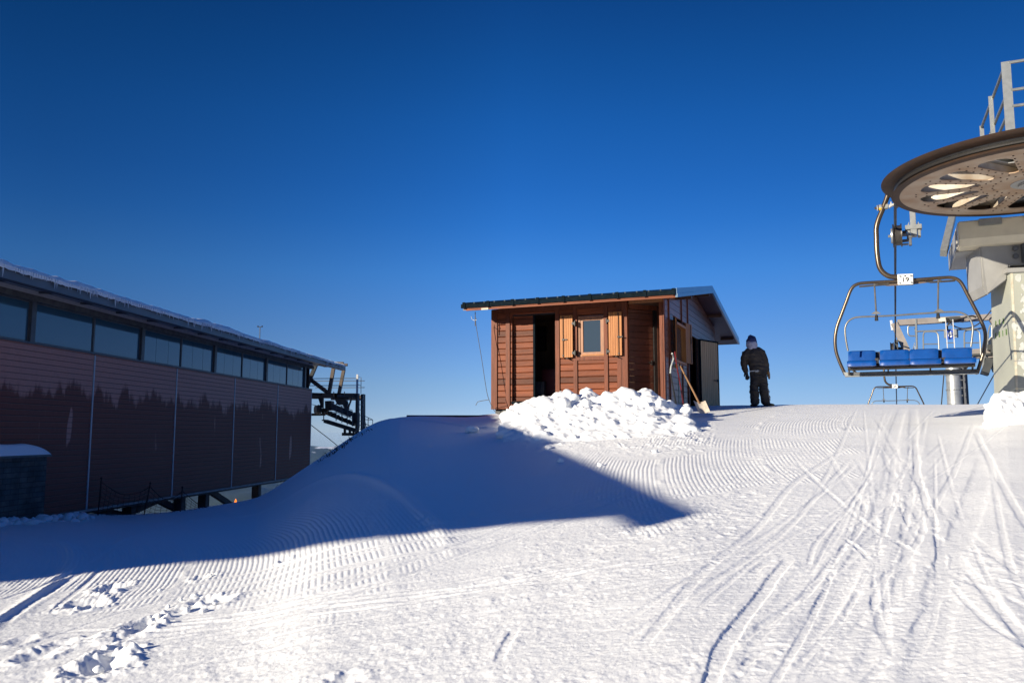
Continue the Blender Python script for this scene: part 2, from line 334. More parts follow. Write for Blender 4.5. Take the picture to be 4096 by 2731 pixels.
def stamp(pts, w, dp, berm, side, flat):
    dp *= 0.38; berm *= 0.34; w = w * .52 + .006
    P = [p for p in smoothpts(to_world(pts), 8)]
    th = [math.atan2(p.x, p.y) for p in P]; rr = [math.hypot(p.x, p.y) for p in P]; mg = 4 * w + .05
    c0, c1 = np.searchsorted(-TH, [-(max(th) + mg / min(rr)), -(min(th) - mg / min(rr))])
    r0, r1 = np.searchsorted(RR, [min(rr) - mg, max(rr) + mg])
    if c1 <= c0 or r1 <= r0: return
    x = GX[r0:r1, c0:c1]; y = GY[r0:r1, c0:c1]; best = np.full(x.shape, 9.0); sg = np.zeros(x.shape); al = np.zeros(x.shape)
    for i in range(len(P) - 1):
        a = P[i]; b = P[i + 1]; dx, dy = b.x - a.x, b.y - a.y; l2 = dx * dx + dy * dy + 1e-9
        t = np.clip(((x - a.x) * dx + (y - a.y) * dy) / l2, 0, 1)
        d = np.hypot(x - a.x - t * dx, y - a.y - t * dy); k = d < best
        best = np.where(k, d, best); sg = np.where(k, np.sign((x - a.x) * dy - (y - a.y) * dx), sg); al = np.where(k, (i + t) / (len(P) - 1), al)
    wob = 1 + 0.8 * fbm(x / .22, y / .22, 3, 77); fade = sst(0, .12, al) * sst(1, .88, al)
    crn = fbm(x / .045, y / .045, 2, 29); g = np.exp(-(best / (w * (1 + .35 * crn))) ** 6)
    bm_ = np.exp(-((best - 1.5 * w) / (.45 * w + .012)) ** 2) * np.clip(wob + 1.1 * crn, 0, 2.4)
    if side: bm_ = bm_ * np.where(sg * side > 0, 1.3, 0.25)
    D[r0:r1, c0:c1] += fade * (-dp * g * np.clip(1 + .9 * fbm(x / .5, y / .5, 3, 33), .15, 2) + berm * bm_)
    CM[r0:r1, c0:c1] *= 1 - fade * np.exp(-(best / (flat * w)) ** 4)
for t in tracks: stamp(*t)
D = np.where(D < 0, -.0085 * np.tanh(-D / .013), .0042 * np.tanh(D / .007))      # ruts wear each other down
D += h_c * CM
# churned, lumpy band and patches
bw = fbm(GX / .9, GY / .9, 3, 51); band = np.exp(-((PY - (700 - 0.25 * (PX - 250) - 0.0003 * (PX - 250) ** 2)) / 42) ** 2) * sst(150, 330, PX) * sst(900, 680, PX)
ch = np.clip(band * 1.1 + sst(.12, .5, bw) * 0.65 * sst(430, 560, PY) + .35 * litA * (1 - mB) + 0.03, 0, 1)
l1 = fbm(GX / .085, GY / .085, 3, 61); l2 = np.clip(fbm(GX / .05, GY / .05, 2, 71), 0, 1)
pa, pb = ground(60, 650), ground(620, 520); tx, ty = pb.x - pa.x, pb.y - pa.y; tl = math.hypot(tx, ty); tx /= tl; ty /= tl
ua = GX * tx + GY * ty; ub = -GX * ty + GY * tx
stm = sst(520, 600, PY + .06 * (PX - 300)) * sst(840, 600, PX)
D += stm * (.0065 * fbm(ua / 1.3, ub / .05, 3, 101) + .011 * fbm(ua / 2.2, ub / .22, 2, 103)); ch = ch * (1 - .5 * stm * sst(-.1, .3, fbm(ua / 2.5, ub / .5, 2, 107)))
D += ch * (0.010 * l1 + 0.014 * l2 ** 1.3) * (0.4 + 0.6 * CM)
D += 0.0016 * fbm(GX / .035, GY / .035, 2, 91) + 0.02 * fbm(GX / 1.1, GY / 1.1, 3, 93) * sst(25, 12, RR)[:, None]
# fine streaks combed down from the lift by skis, and sintered grain
Q = ground(905, 406); qa = np.arctan2(GX - Q.x, GY - Q.y + 3.0); qd = np.hypot(GX - Q.x, GY - Q.y + 3.0)
st_ = fbm(qa * qd / .045, qd / 1.1, 3, 41) ; fanm = sst(560, 720, PX + .55 * (PY - 420)) * (.35 + .65 * sst(-.3, .5, fbm(GX / 1.6, GY / 1.6, 2, 63)))
D += .0034 * st_ * fanm
# second rough comb lying across, where turning skis shaved the surface
sh_ = fbm((GX * .9 + GY * .45) / .5, (GY * .9 - GX * .45) / .045, 3, 81); D += .002 * sh_ * sst(.0, .4, fbm(GX / 1.2, GY / 1.2, 3, 83)) * sst(300, 520, PX)
D += .0022 * fbm(GX / .022, GY / .022, 2, 95) * sst(14, 6, RR)[:, None]
toe = sst(484, 505, PX) * sst(735, 690, PX) * sst(408, 420, PY) * sst(462, 438, PY) * (.5 + .5 * sst(-.2, .3, bw))   # crumbs rolled out of the shovelled heap
D += toe * (.034 * np.clip(fbm(GX / .10, GY / .13, 3, 131), 0, 1) ** .8 + .02 * l2)
holes = [(112, 588, .13, .07), (84, 602, .16, .05), (95, 605, .1, .05), (143, 624, .13, .08), (131, 634, .12, .06), (150, 621, .09, .05), (98, 668, .15, .08), (106, 662, .1, .06), (118, 652, .1, .05),
         (220, 601, .1, .06), (205, 600, .12, .05), (60, 645, .1, .04), (40, 655, .12, .04), (20, 640, .1, .03), (285, 545 + 15, .06, .04), (205, 577, .1, .04), (345, 678, .08, .03)]
for px, py, rr_, dd in holes:
    p = ground(px, py); q = np.hypot((GX - p.x), (GY - p.y) * 0.8) * (1 + .35 * fbm(GX / .09, GY / .09, 2, 3))
    dd *= .7; rr_ *= .85
    D += -dd * np.exp(-(q / rr_) ** 2) + dd * .55 * np.exp(-((q - 1.7 * rr_) / (.5 * rr_)) ** 2) * np.clip(.6 + l1, 0, 2)
edge = sst(-.70, -.66, TH) * sst(.70, .66, TH)
snow = grid_mesh('snow_ground', GX, GY, G0 + D * edge[None] + 0.0, M_SNOW); snow['kind'] = 'structure'
# ---- the rest of the mountain
th = np.linspace(0, 2 * np.pi, 1081)[:-1]
rr = np.concatenate([[0.3], np.arange(0.8, 34, 0.4), np.geomspace(35, 17000, 420)])
X = rr[:, None] * np.sin(-th)[None]; Yy = rr[:, None] * np.cos(-th)[None]; Z = terr(X, Yy)
ta = np.abs(np.arctan2(X, Yy)); ins = sst(.70, .62, ta) * sst(2.2, 2.8, rr)[:, None] * sst(30, 28.5, rr)[:, None]
far = grid_mesh('mountain_terrain', X, Yy, Z - 0.25 * ins - 0.01, M_FAR, wrap=True); far['kind'] = 'structure'
# ================================================================== WOODEN HUT
ES = Vector((-0.922, 0.387, 0)).normalized(); ET = Vector((0.387, 0.922, 0)).normalized(); UP = Vector((0, 0, 1))
HC = at(666, 403, 18.3); HC.z = 0
HR = math.atan2(ES.y, ES.x)
HM = Matrix(((ES.x, ET.x, 0, HC.x), (ES.y, ET.y, 0, HC.y), (0, 0, 1, 0), (0, 0, 0, 1)))
def hw(s, t, z): return HM @ Vector((s, t, z))
def hf(sx, sy, t=0.0):                 # source pixel -> (s, z) on the plane t
    p = sh(sx, sy, HC + ET * t, ET) - HC; return p.dot(ES), p.z
def hd(sx, sy, s=0.0):                 # source pixel -> (t, z) on the side plane s
    p = sh(sx, sy, HC + ES * s, ES) - HC; return p.dot(ET), p.z
W_STAIN = mat('stained_boards', (0.215, 0.056, 0.018), (0.070, 0.018, 0.008), rough=0.55, spec=.25, nscale=3.2, stretch=(.6, 6, 6), rotz=HR, bump=0.004, bscale=16, board=(2, 0.145, 0.42), contrast=.62)
W_POST = mat('stained_posts', (0.20, 0.055, 0.023), (0.085, 0.025, 0.012), rough=0.55, spec=.25, nscale=3.5, stretch=(6, 6, .6), bump=0.004, bscale=14, contrast=.5)
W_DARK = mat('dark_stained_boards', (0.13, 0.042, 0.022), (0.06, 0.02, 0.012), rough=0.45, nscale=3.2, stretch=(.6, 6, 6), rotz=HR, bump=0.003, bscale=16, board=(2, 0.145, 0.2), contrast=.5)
W_LIGHT = mat('varnished_pine', (0.50, 0.21, 0.062), (0.27, 0.09, 0.024), rough=0.5, spec=.3, nscale=3.0, stretch=(7, 7, .5), bump=0.002, bscale=14, contrast=.55)
W_FRAME = mat('varnished_frame', (0.33, 0.135, 0.05), (0.20, 0.075, 0.028), rough=0.4, nscale=4, stretch=(5, 5, 1), contrast=.4)
W_GREY = mat('weathered_pine', (0.80, 0.50, 0.25), (0.52, 0.30, 0.14), rough=0.7, nscale=3, stretch=(7, 7, .5), bump=0.002, bscale=14, contrast=.5)
W_IN = mat('inner_boards', (0.10, 0.05, 0.025), (0.06, 0.03, 0.015), rough=0.8, nscale=3, stretch=(7, 7, .5))
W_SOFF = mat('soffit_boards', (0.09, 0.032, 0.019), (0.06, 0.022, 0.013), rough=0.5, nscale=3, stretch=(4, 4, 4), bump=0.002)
M_BLACK = mat('black_iron', (0.015, 0.015, 0.016), (0.03, 0.03, 0.03), rough=0.45, metal=0.3, nscale=20)
M_TRIM = mat('dark_edge_trim', (0.004, 0.008, 0.011), (0.007, 0.013, 0.018), rough=0.85, nscale=12, spec=.04)
M_ROOF = mat('slate_metal_roof', (0.040, 0.052, 0.062), (0.075, 0.09, 0.10), rough=0.33, metal=0.5, nscale=3, contrast=.6)
M_RAKE = mat('blue_grey_flashing', (0.20, 0.28, 0.34), (0.13, 0.20, 0.26), rough=0.28, metal=0.75, nscale=2, contrast=.5)
M_GLASS = bpy.data.materials.new('window_glass'); M_GLASS.use_nodes = True
_g = M_GLASS.node_tree.nodes['Principled BSDF']; _g.inputs['Base Color'].default_value = (0.035, 0.05, 0.065, 1); _g.inputs['Roughness'].default_value = 0.06; _g.inputs['Specular IOR Level'].default_value = 0.9
_s, Z0 = hf(1966, 1635)                # foot of the wall
SL = hf(1966, 1600)[0]                 # left corner
FOOT = hw(SL / 2, 3.5, Z0)
hut = thing('wooden_hut', 'brown stained wooden hut with shuttered window and dark metal roof behind a snow heap', 'hut', FOOT)
SP_ = -0.8                              # eave plane
# roof corner heights
def roofpt(sx, sy, t):
    p = sh(sx, sy, HC + ET * t, ET) - HC; return p.dot(ES), p.z
sR, zE = roofpt(2703, 1158, SP_); sLf, zEL = roofpt(1850, 1216, SP_)
zE = (zE + zEL) / 2
# ridge and back eave along the right rake plane s = sR
tR, zR = hd(2845, 1148, sR); tB, zB = hd(2952, 1356, sR)
print('HUT SL %.2f Z0 %.2f sR %.2f sL %.2f zE %.2f/%.2f ridge t %.2f z %.2f back t %.2f z %.2f' % (SL, Z0, sR, sLf, zE, zEL, tR, zR, tB, zB))
TH_ = 0.05
def ztop(t): return zE + (zR - zE) * (t - SP_) / (tR - SP_) if t <= tR else zR + (zB - zR) * (t - tR) / (tB - tR)
def zsof(t): return ztop(t) - 0.17
WE = 7.0                                # back end of the walls
ZW = zsof(0) - 0.02
def boards(mb, s0, s1, z0, z1, t0, th, pitch=0.145, g=0.010):
    """horizontal boards on a front-facing plane, rounded-over lower edge"""
    k0 = math.floor(z0 / pitch); z = k0 * pitch
    while z < z1 - 0.005:
        a = max(z + g / 2, z0); b = min(z + pitch - g / 2, z1)
        if b - a > 0.01:
            c = min(0.012, (b - a) / 3)
            pr = [(t0 + th, a), (t0 + 0.006, a), (t0, a + c), (t0, b - c), (t0 + 0.006, b), (t0 + th, b)]
            vs = [hw(s0, t, zz) for t, zz in pr]; mb.prism(vs, hw(s1, 0, 0) - hw(s0, 0, 0))
        z += pitch
def hbox(mb, a, b): return mb.box(a, b, HM)
ZGL = lambda t: zsof(t) - .012
# front wall boards
def sx_(px, t=0.0): return hf(px, 1500, t)[0]
dL, dR = sx_(2048), sx_(2226)           # door opening
oT = hf(2150, 1252)[1]; oB = hf(2100, 1602)[1]
wS0, wS1 = sx_(2300), sx_(2432); wT = hf(2360, 1258)[1]; wB = hf(2360, 1424)[1]
cS = sx_(2496)                          # start of the angled corner
mb = MB()
boards(mb, SL, dL, Z0, ZW, 0.0, 0.04); boards(mb, dL, dR, Z0, oB, 0.0, 0.04); boards(mb, dL, dR, oT, ZW, 0.0, 0.04)
boards(mb, dR, wS0, Z0, ZW, 0.0, 0.04); boards(mb, wS0, wS1, Z0, wB, 0.0, 0.04); boards(mb, wS0, wS1, wT, ZW, 0.0, 0.04); boards(mb, wS1, cS, Z0, ZW, 0.0, 0.04)
# left and back walls
mb.prism([hw(SL - .04, .045, Z0), hw(SL - .04, WE, Z0), hw(SL - .04, WE, ZGL(WE)), hw(SL - .04, tR, ZGL(tR)), hw(SL - .04, .045, ZGL(.045))], ES * .04)
hbox(mb, (0.0, WE, Z0), (SL, WE + 0.04, zsof(WE + .04) - .012))
wall = mb.build('wall', W_STAIN, hut); 
mb = MB()                               # inner lining behind the boards
for a, b, c, d in ((SL, dL, Z0, ZW), (dL, dR, Z0, oB - 0.01), (dL, dR, oT + .01, ZW), (dR, wS0, Z0, ZW), (wS0, wS1, Z0, wB - .01), (wS0, wS1, wT + .01, ZW), (wS1, cS, Z0, ZW)):
    hbox(mb, (a, 0.045, c), (b, 0.075, d))
hbox(mb, (0.15, 0.08, Z0 + .06), (SL - 0.05, WE - .02, Z0 + .11))       # floor
hbox(mb, (0.06, 0.08, ZW - .05), (SL - .05, WE - .02, ZW - .01))   # ceiling
hbox(mb, (dR - 1.3, 2.2, Z0), (SL - .05, 2.24, ZW))                     # partition seen through the open door
mb.build('inner_wall', W_IN, hut)
# upright posts proud of the boards
posts = [(1966, 1990), (2024, 2041), (2223, 2240), (2295, 2311), (2418, 2434), (2470, 2487)]
for a, b in posts:
    mb = MB(); s0, s1 = sx_(a), sx_(b); hbox(mb, (s1, -0.028, Z0 - .004), (s0, -0.001, ZW)); mb.build('post', W_POST, hut, bevel=0.004)
mb = MB(); s0, s1 = sx_(2487), sx_(2513); hbox(mb, (s1, -0.03, Z0 - .004), (s0 - .003, 0.1, ZW)); mb.build('post', W_POST, hut, bevel=0.004)
mb = MB(); hbox(mb, (wS1 + .02, -0.027, wB - 0.085), (wS0 - .02, -0.001, wB - 0.01)); mb.build('window_sill', W_POST, hut, bevel=.004)
mb = MB(); hbox(mb, (cS + .2, -0.022, ZW - .10), (SL - .002, -0.0015, ZW - 0.001)); mb.build('top_beam', W_POST, hut)
# sliding door, doorway frame, threshold
mb = MB(); dk = sx_(2133, .1)
boards(mb, dL - 0.0, dk, oB + .0, oT, 0.10, 0.035); do = mb.build('sliding_door', W_STAIN, hut)
mb = MB(); hbox(mb, (dk - 0.05, 0.085, oB - .001), (dk - .001, 0.15, oT + .03)); mb.build('door_edge', M_TRIM, hut)
mb = MB(); hbox(mb, (dR + .02, -0.02, oB - 0.075), (dL + .01, 0.15, oB - .005)); mb.build('threshold', M_TRIM, hut)
mb = MB(); hbox(mb, (dR, 0.046, oT - 0.03), (dL, 0.10, oT + .012)); mb.build('door_rail', M_BLACK, hut)
# window with frame and glass
g0 = hf(2331, 1271, .05); g1 = hf(2413, 1412, .05)
def ring(mb, s0, s1, z0, z1, w, t0, t1):
    hbox(mb, (s1, t0, z0), (s0, t1, z0 + w)); hbox(mb, (s1, t0, z1 - w), (s0, t1, z1))
    hbox(mb, (s0 - w, t0, z0 + w), (s0, t1, z1 - w)); hbox(mb, (s1, t0, z0 + w), (s1 + w, t1, z1 - w))
mb = MB(); ring(mb, sx_(2312), sx_(2418), wB, wT - .02, 0.05, 0.012, 0.08); wf = mb.build('window', W_FRAME, hut, bevel=.003)
mb = MB(); ring(mb, sx_(2320), sx_(2415), wB + .03, wT - .05, 0.075, 0.03, 0.078)
mb.build('frame', W_FRAME, wf, bevel=.003)
mb = MB(); hbox(mb, (g1[0] + .01, 0.05, g1[1] - .05), (g0[0] - .01 + .03, 0.056, g0[1] + .05)); mb.build('pane', M_GLASS, wf)
mb = MB(); hbox(mb, (g1[0] - .04, -.01, wB + .02), (g0[0] + .02, 0.03, wB + .05)); mb.build('sill', W_LIGHT, wf)
# front shutters
def shutter(a, b, ya, yb, out, rodpx, hinge_side, par=hut):
    (s0, z1), (s1, z0) = hf(a, ya, -out), hf(b, yb, -out)
    mb = MB(); n = 6; wd = (s0 - s1) / n
    for k in range(n): hbox(mb, (s0 - (k + 1) * wd + .002, -out, z0), (s0 - k * wd - .002, -out + .028, z1))
    o = mb.build('shutter', W_LIGHT, par, bevel=.0025)
    r = hf(rodpx, ya, -out)[0]; mb = MB(); mb.tube([hw(r, -out - .008, z0 + .0), hw(r, -out - .008, z1 - .02)], .008, 6)
    for zz in (z0 + .03, z1 - .06): hbox(mb, (r - .015, -out - .016, zz), (r + .015, -out + .0, zz + .03))
    zc = z0 + (z1 - z0) * .42; hbox(mb, (r - .10, -out - .022, zc - .01), (r + .015, -out - .008, zc + .014)); hbox(mb, (r - .03, -out - .03, zc - .02), (r + .02, -out - .003, zc + .02))
    mb.build('bolt', M_BLACK, o)
    sd = s1 if hinge_side > 0 else s0
    for zz in (z0 + .10, z1 - .2):
        mb = MB()
        hbox(mb, (sd - .05 if hinge_side > 0 else sd - .02, -out - .006, zz - .03), (sd + .02 if hinge_side > 0 else sd + .05, -out + .02, zz + .03))
        hbox(mb, (sd - .065 if hinge_side > 0 else sd + .04, -out - .01, zz - .06), (sd - .045 if hinge_side > 0 else sd + .06, -.02, zz + .06))
        mb.build('hinge', M_BLACK, o)
    mb = MB(); sm = (s0 + s1) / 2 - .05; mb.tube([hw(sm + .06, -out + .01, z0 - .02), hw(sm, -out - .02, z0 - .035), hw(sm - .09, -.03, z0 - .075)], .009, 6); hbox(mb, (sm + .02, -out - .01, z0 - .03), (sm + .05, -.03, z0 - .01)); mb.build('catch', M_BLACK, o)
shutter(2239, 2291, 1261, 1427, 0.10, 2252, 1)
shutter(2433, 2488, 1247, 1419, 0.10, 2473, -1)
# angled corner with its closed door
CA = Vector((0.908, 0.418, 0)).normalized(); CN = Vector((-CA.y, CA.x, 0))
C0 = hw(cS - .13, 0.10, 0); CMx = Matrix(((CA.x, CN.x, 0, C0.x), (CA.y, CN.y, 0, C0.y), (0, 0, 1, 0), (0, 0, 0, 1)))
def cpx(px): 
    q = sh(px, 1450, C0, CN) - C0; return q.dot(CA)
clen = 1.15
d0, d1 = cpx(2513) , cpx(2622)
ctop = (sh(2560, 1238, C0, CN)).z
mb = MB(); pit = .145; k = math.floor(Z0 / pit) * pit
while k < ctop:
    a = max(k + .004, Z0); b = min(k + pit - .004, ctop)
    if b - a > .02: mb.box((d0, .02, a), (d1 - .04, .055, b), CMx)
    k += pit
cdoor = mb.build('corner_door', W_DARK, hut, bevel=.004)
mb = MB(); zc = sh(2600, 1449, C0, CN).z; mb.box((d1 - .19, -.035, zc - .012), (d1 - .08, -.012, zc + .012), CMx); mb.box((d1 - .11, -.02, zc - .05), (d1 - .075, .022, zc + .05), CMx); mb.build('handle', M_BLACK, cdoor)
mb = MB(); mb.box((d1 - .038, -.02, Z0), (d1 + .05, .06, ctop + .02), CMx); mb.build('door_edge', M_BLACK, hut)
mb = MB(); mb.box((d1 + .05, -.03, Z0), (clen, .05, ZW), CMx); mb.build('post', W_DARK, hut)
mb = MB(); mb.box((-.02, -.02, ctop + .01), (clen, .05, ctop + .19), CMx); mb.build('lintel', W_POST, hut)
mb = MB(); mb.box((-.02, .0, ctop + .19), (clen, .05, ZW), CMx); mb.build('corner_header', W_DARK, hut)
# corner post pair at the end of the side wall
sP0, sP1 = sx_(2641), sx_(2667)
mb = MB(); hbox(mb, (0.002, -.02, Z0 - .01), ((sP0 + sP1) / 2 - .01, .11, ZW)); mb.build('post', W_POST, hut, bevel=.004)
mb = MB(); hbox(mb, ((sP0 + sP1) / 2 + .0, -.0, Z0 - .01), (sP0, .09, ZW)); mb.build('post', W_POST, hut, bevel=.004)
# header across the front over the recess
mb = MB(); hbox(mb, (0.0, -.018, ZW - .06), (cS - .14, .02, ZW + .02)); mb.build('top_beam', W_FRAME, hut)
# side wall, boarded, up to the gable
W_SIDE = mat('side_boards', (0.23, 0.085, 0.05), (0.12, 0.045, 0.028), rough=0.36, nscale=3.2, stretch=(6, .6, 6), rotz=HR, bump=0.002, bscale=16, board=(2, 0.145, 0.15), contrast=.5, spec=.55)
t_d0, t_d1 = hd(2752, 1500)[0], hd(2794, 1500)[0]
print('side door', t_d0, t_d1)
wt0, wt1 = hd(2695, 1400)[0], hd(2742, 1400)[0]; wz1 = hd(2700, 1282)[1]; wz0 = hd(2700, 1445)[1]
zdo = hd(2775, 1345)[1]
def sboards(mb, t0, t1, z0, z1f):
    k = math.floor(z0 / .145) * .145
    zm = max(z1f(t0), z1f(t1), z1f(min(max(tR, t0), t1)))
    while k < zm:
        a = max(k + .005, z0); b = k + .14
        # clip to the roof slope: split into short pieces
        n = max(1, int((t1 - t0) / .35)) if b > min(z1f(t0), z1f(t1)) else 1
        for i in range(n):
            ta = t0 + (t1 - t0) * i / n; tb = t0 + (t1 - t0) * (i + 1) / n
            ba, bb = min(b, z1f(ta)), min(b, z1f(tb))
            if ba - a < .008 and bb - a < .008: continue
            ba = max(ba, a + .001); bb = max(bb, a + .001)
            mb.prism([hw(0, ta, a), hw(0, tb, a), hw(0, tb, bb), hw(0, ta, ba)], ES * .04)
        k += .145
mb = MB()
ZG = lambda t: zsof(t) - .015
flat = lambda z: (lambda t: z)
sboards(mb, .11, wt0, Z0, ZG); sboards(mb, wt0, wt1, Z0, flat(wz0)); sboards(mb, wt0, wt1, math.ceil(wz1 / .145) * .145, ZG)
sboards(mb, wt1, t_d0, Z0, ZG); sboards(mb, t_d0, t_d1, zdo, ZG); sboards(mb, t_d1, WE, Z0, ZG)
mb.build('side_wall', W_SIDE, hut)
for t in (.42, hd(2722, 1200)[0], hd(2745, 1200)[0] + .05):
    mb = MB(); a = t; 
    z_hi = ZG(a) if a < tR else ZG(a)
    if wt0 - .02 < a < wt1: hbox(mb, (-.025, a, wz1 + .02), (-.001, a + .07, z_hi)); mb.build('batten', W_POST, hut); mb = MB(); hbox(mb, (-.024, a, Z0), (-.001, a + .07, wz0 - .02))
    else: hbox(mb, (-.025, a, Z0), (-.001, a + .07, z_hi))
    mb.build('batten', W_POST, hut)
# side window
mb = MB()
for a, b, c, d in ((wt0, wt1, wz0, wz0 + .06), (wt0, wt1, wz1 - .06, wz1), (wt0, wt0 + .06, wz0 + .06, wz1 - .06), (wt1 - .06, wt1, wz0 + .06, wz1 - .06)): hbox(mb, (-.03, a, c), (.15, b, d))
sw = mb.build('side_window', W_LIGHT, hut, bevel=.003)
mb = MB(); hbox(mb, (.09, wt0 + .05, wz0 + .05), (.10, wt1 - .05, wz1 - .05)); mb.build('pane', M_GLASS, sw)
def side_shutter(px, y0, y1, ang, leftside):
    t, z1 = hd(px, y0); z0 = hd(px, y1)[1]
    a = R(ang); d = Vector((-math.sin(a), math.cos(a) * (-1 if leftside else 1), 0))
    h0 = hw(0, wt0 if leftside else wt1, 0) - ES * 0.03
    dw = HM.to_3x3() @ d; nn = UP.cross(dw); n = 6; W_ = .42; mb = MB()
    for k in range(n):
        p = h0 + dw * (W_ * k / n + .002); q = h0 + dw * (W_ * (k + 1) / n - .002)
        mb.prism([p + UP * z0, q + UP * z0, q + UP * z1, p + UP * z1], nn * .028)
    o = mb.build('shutter', W_LIGHT, hut, bevel=.002)
    mb = MB(); p = h0 + dw * .3 - nn * .01; q = h0 + dw * .3 + nn * .04
    for e in (p, q): mb.tube([e + UP * (z0 + .02), e + UP * (z1 - .02)], .008, 6)
    mb.bar(p + UP * (z0 + z1) / 2, p + UP * (z0 + z1) / 2 + UP * .16, .03, .03); mb.build('bolt', M_BLACK, o)
side_shutter(2683, 1272, 1428, 14, True); side_shutter(2755, 1300, 1455, 9, False)
# side doorway: posts and the open leaf
mb = MB(); hbox(mb, (-.03, t_d0 - .05, Z0), (.05, t_d0 + .0, zdo)); mb.build('post', W_POST, hut)
mb = MB(); hbox(mb, (-.02, t_d1 - .0, Z0), (.06, t_d1 + .06, zdo)); mb.build('post', M_BLACK, hut)
mb = MB(); hbox(mb, (.05, t_d0, Z0), (1.2, t_d0 + .03, ZW)); hbox(mb, (.9, t_d0, Z0), (.93, t_d1 + .5, ZW)); mb.build('inner_wall', W_IN, hut)
hl = hw(-.04, t_d1, 0); ph = at(2799 / 4, 1354 / 4, hl.y)
l1_ = at(2872 / 4, 1368 / 4, hl.y + .72); hl = Vector((ph.x, ph.y, 0)); hd2 = Vector((l1_.x - ph.x, l1_.y - ph.y, 0)); LW = hd2.length; hd2.normalize(); ln = Vector((hd2.y, -hd2.x, 0))
lz1, lz0 = ph.z, Z0 - .12
print('leaf width', LW)
mb = MB(); n = 9
for k in range(n):
    p = hl + hd2 * (.04 + (LW - .08) * k / n + .004); q = hl + hd2 * (.04 + (LW - .08) * (k + 1) / n - .004)
    mb.prism([p + UP * lz0, q + UP * lz0, q + UP * (lz1 - .04), p + UP * (lz1 - .04)], -ln * .03)
leaf = mb.build('open_door', W_GREY, hut, bevel=.003)
mb = MB()
for a, b in ((0, .038), (LW - .038, LW)): mb.prism([hl + hd2 * a + ln * .006 + UP * lz0, hl + hd2 * b + ln * .006 + UP * lz0, hl + hd2 * b + ln * .006 + UP * lz1, hl + hd2 * a + ln * .006 + UP * lz1], -ln * .05)
mb.prism([hl + hd2 * .038 + ln * .005 + UP * (lz1 - .038), hl + hd2 * (LW - .038) + ln * .005 + UP * (lz1 - .038), hl + hd2 * (LW - .038) + ln * .005 + UP * lz1, hl + hd2 * .038 + ln * .005 + UP * lz1], -ln * .045)
mb.build('frame', M_TRIM, leaf)
mb = MB(); zc = at(2850 / 4, 1522 / 4, hl.y + .7).z; a = hl + hd2 * (LW - .33) + ln * .03 + UP * zc; mb.bar(a, a + hd2 * .22, .02, .03); mb.bar(a + hd2 * .2 - UP * .03, a + hd2 * .2 + UP * .04, .03, .04); mb.build('handle', M_BLACK, leaf)
# ---- roof
rs0, rs1 = sR, sLf
def slab(mb, t0, t1, zo0, zo1, th):
    pts = [hw(rs0, t0, ztop(t0) + zo0), hw(rs0, t1, ztop(t1) + zo1), hw(rs0, t1, ztop(t1) + zo1 - th), hw(rs0, t0, ztop(t0) + zo0 - th)]
    mb.prism(pts, hw(rs1, 0, 0) - hw(rs0, 0, 0))
mb = MB(); slab(mb, SP_ - .02, tR, 0, 0, .035); slab(mb, tR + .001, tB + .02, 0, 0, .035)
nrib = 20
for k in range(nrib):                   # standing seams
    s = rs0 + .06 + (rs1 - rs0 - .12) * k / (nrib - 1)
    for a, b in ((SP_ - .04, tR), (tR, tB + .03)): mb.bar(hw(s, a, ztop(a) + .018), hw(s, b, ztop(b) + .018), .03, .035)
roof = mb.build('roof', M_ROOF, hut)
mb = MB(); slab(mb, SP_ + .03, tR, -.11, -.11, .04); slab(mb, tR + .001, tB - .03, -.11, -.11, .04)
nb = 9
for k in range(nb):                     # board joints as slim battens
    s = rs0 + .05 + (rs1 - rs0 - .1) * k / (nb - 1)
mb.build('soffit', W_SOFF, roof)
for t in (1.2, tR - .1, tR + 1.9, tB - .8):
    mb = MB(); hbox(mb, (rs0 + .04, t, ztop(t) - .23), (0.0, t + .09, ztop(t) - .155)); mb.build('purlin', W_SOFF, roof)
# front eave: wood fascia and gutter-like metal edge with brackets
zf0 = hf(2703, 1190, SP_)[1]; zfm = hf(2703, 1170, SP_)[1]
mb = MB(); mb.prism([hw(rs0 + .01, SP_, zf0 + .01), hw(rs0 + .01, SP_ + .04, zf0 + .01), hw(rs0 + .01, SP_ + .04, zE - .036), hw(rs0 + .01, SP_, zE - .036)], hw(rs1 - .09, 0, 0) - hw(rs0 + .01, 0, 0))
hbox(mb, (rs0 + .012, SP_ - .012, zf0 + .045), (rs1 - .05, SP_ - .001, zf0 + .055 + .03))
W_FASC = mat('fascia_board', (0.27, 0.07, 0.022), (0.10, 0.027, 0.011), spec=.25, rough=0.55, nscale=3, stretch=(.8, 5, 8), rotz=HR, bump=0.003, bscale=14, contrast=.6)
mb.build('fascia', W_FASC, roof)
mb = MB(); hbox(mb, (rs0 + .0, SP_ - .045, zE - .10), (rs1 + .02, SP_ - .013, zE - .005)); mb.build('eave_trim', M_TRIM, roof)
n = 9
for k in range(n):
    mb = MB(); s = rs0 + .04 + (rs1 - rs0 - .1) * k / (n - 1); hbox(mb, (s - .035, SP_ - .062, zE - .11), (s + .035, SP_ - .0455, zE + .035)); mb.build('eave_bracket', M_TRIM, roof)
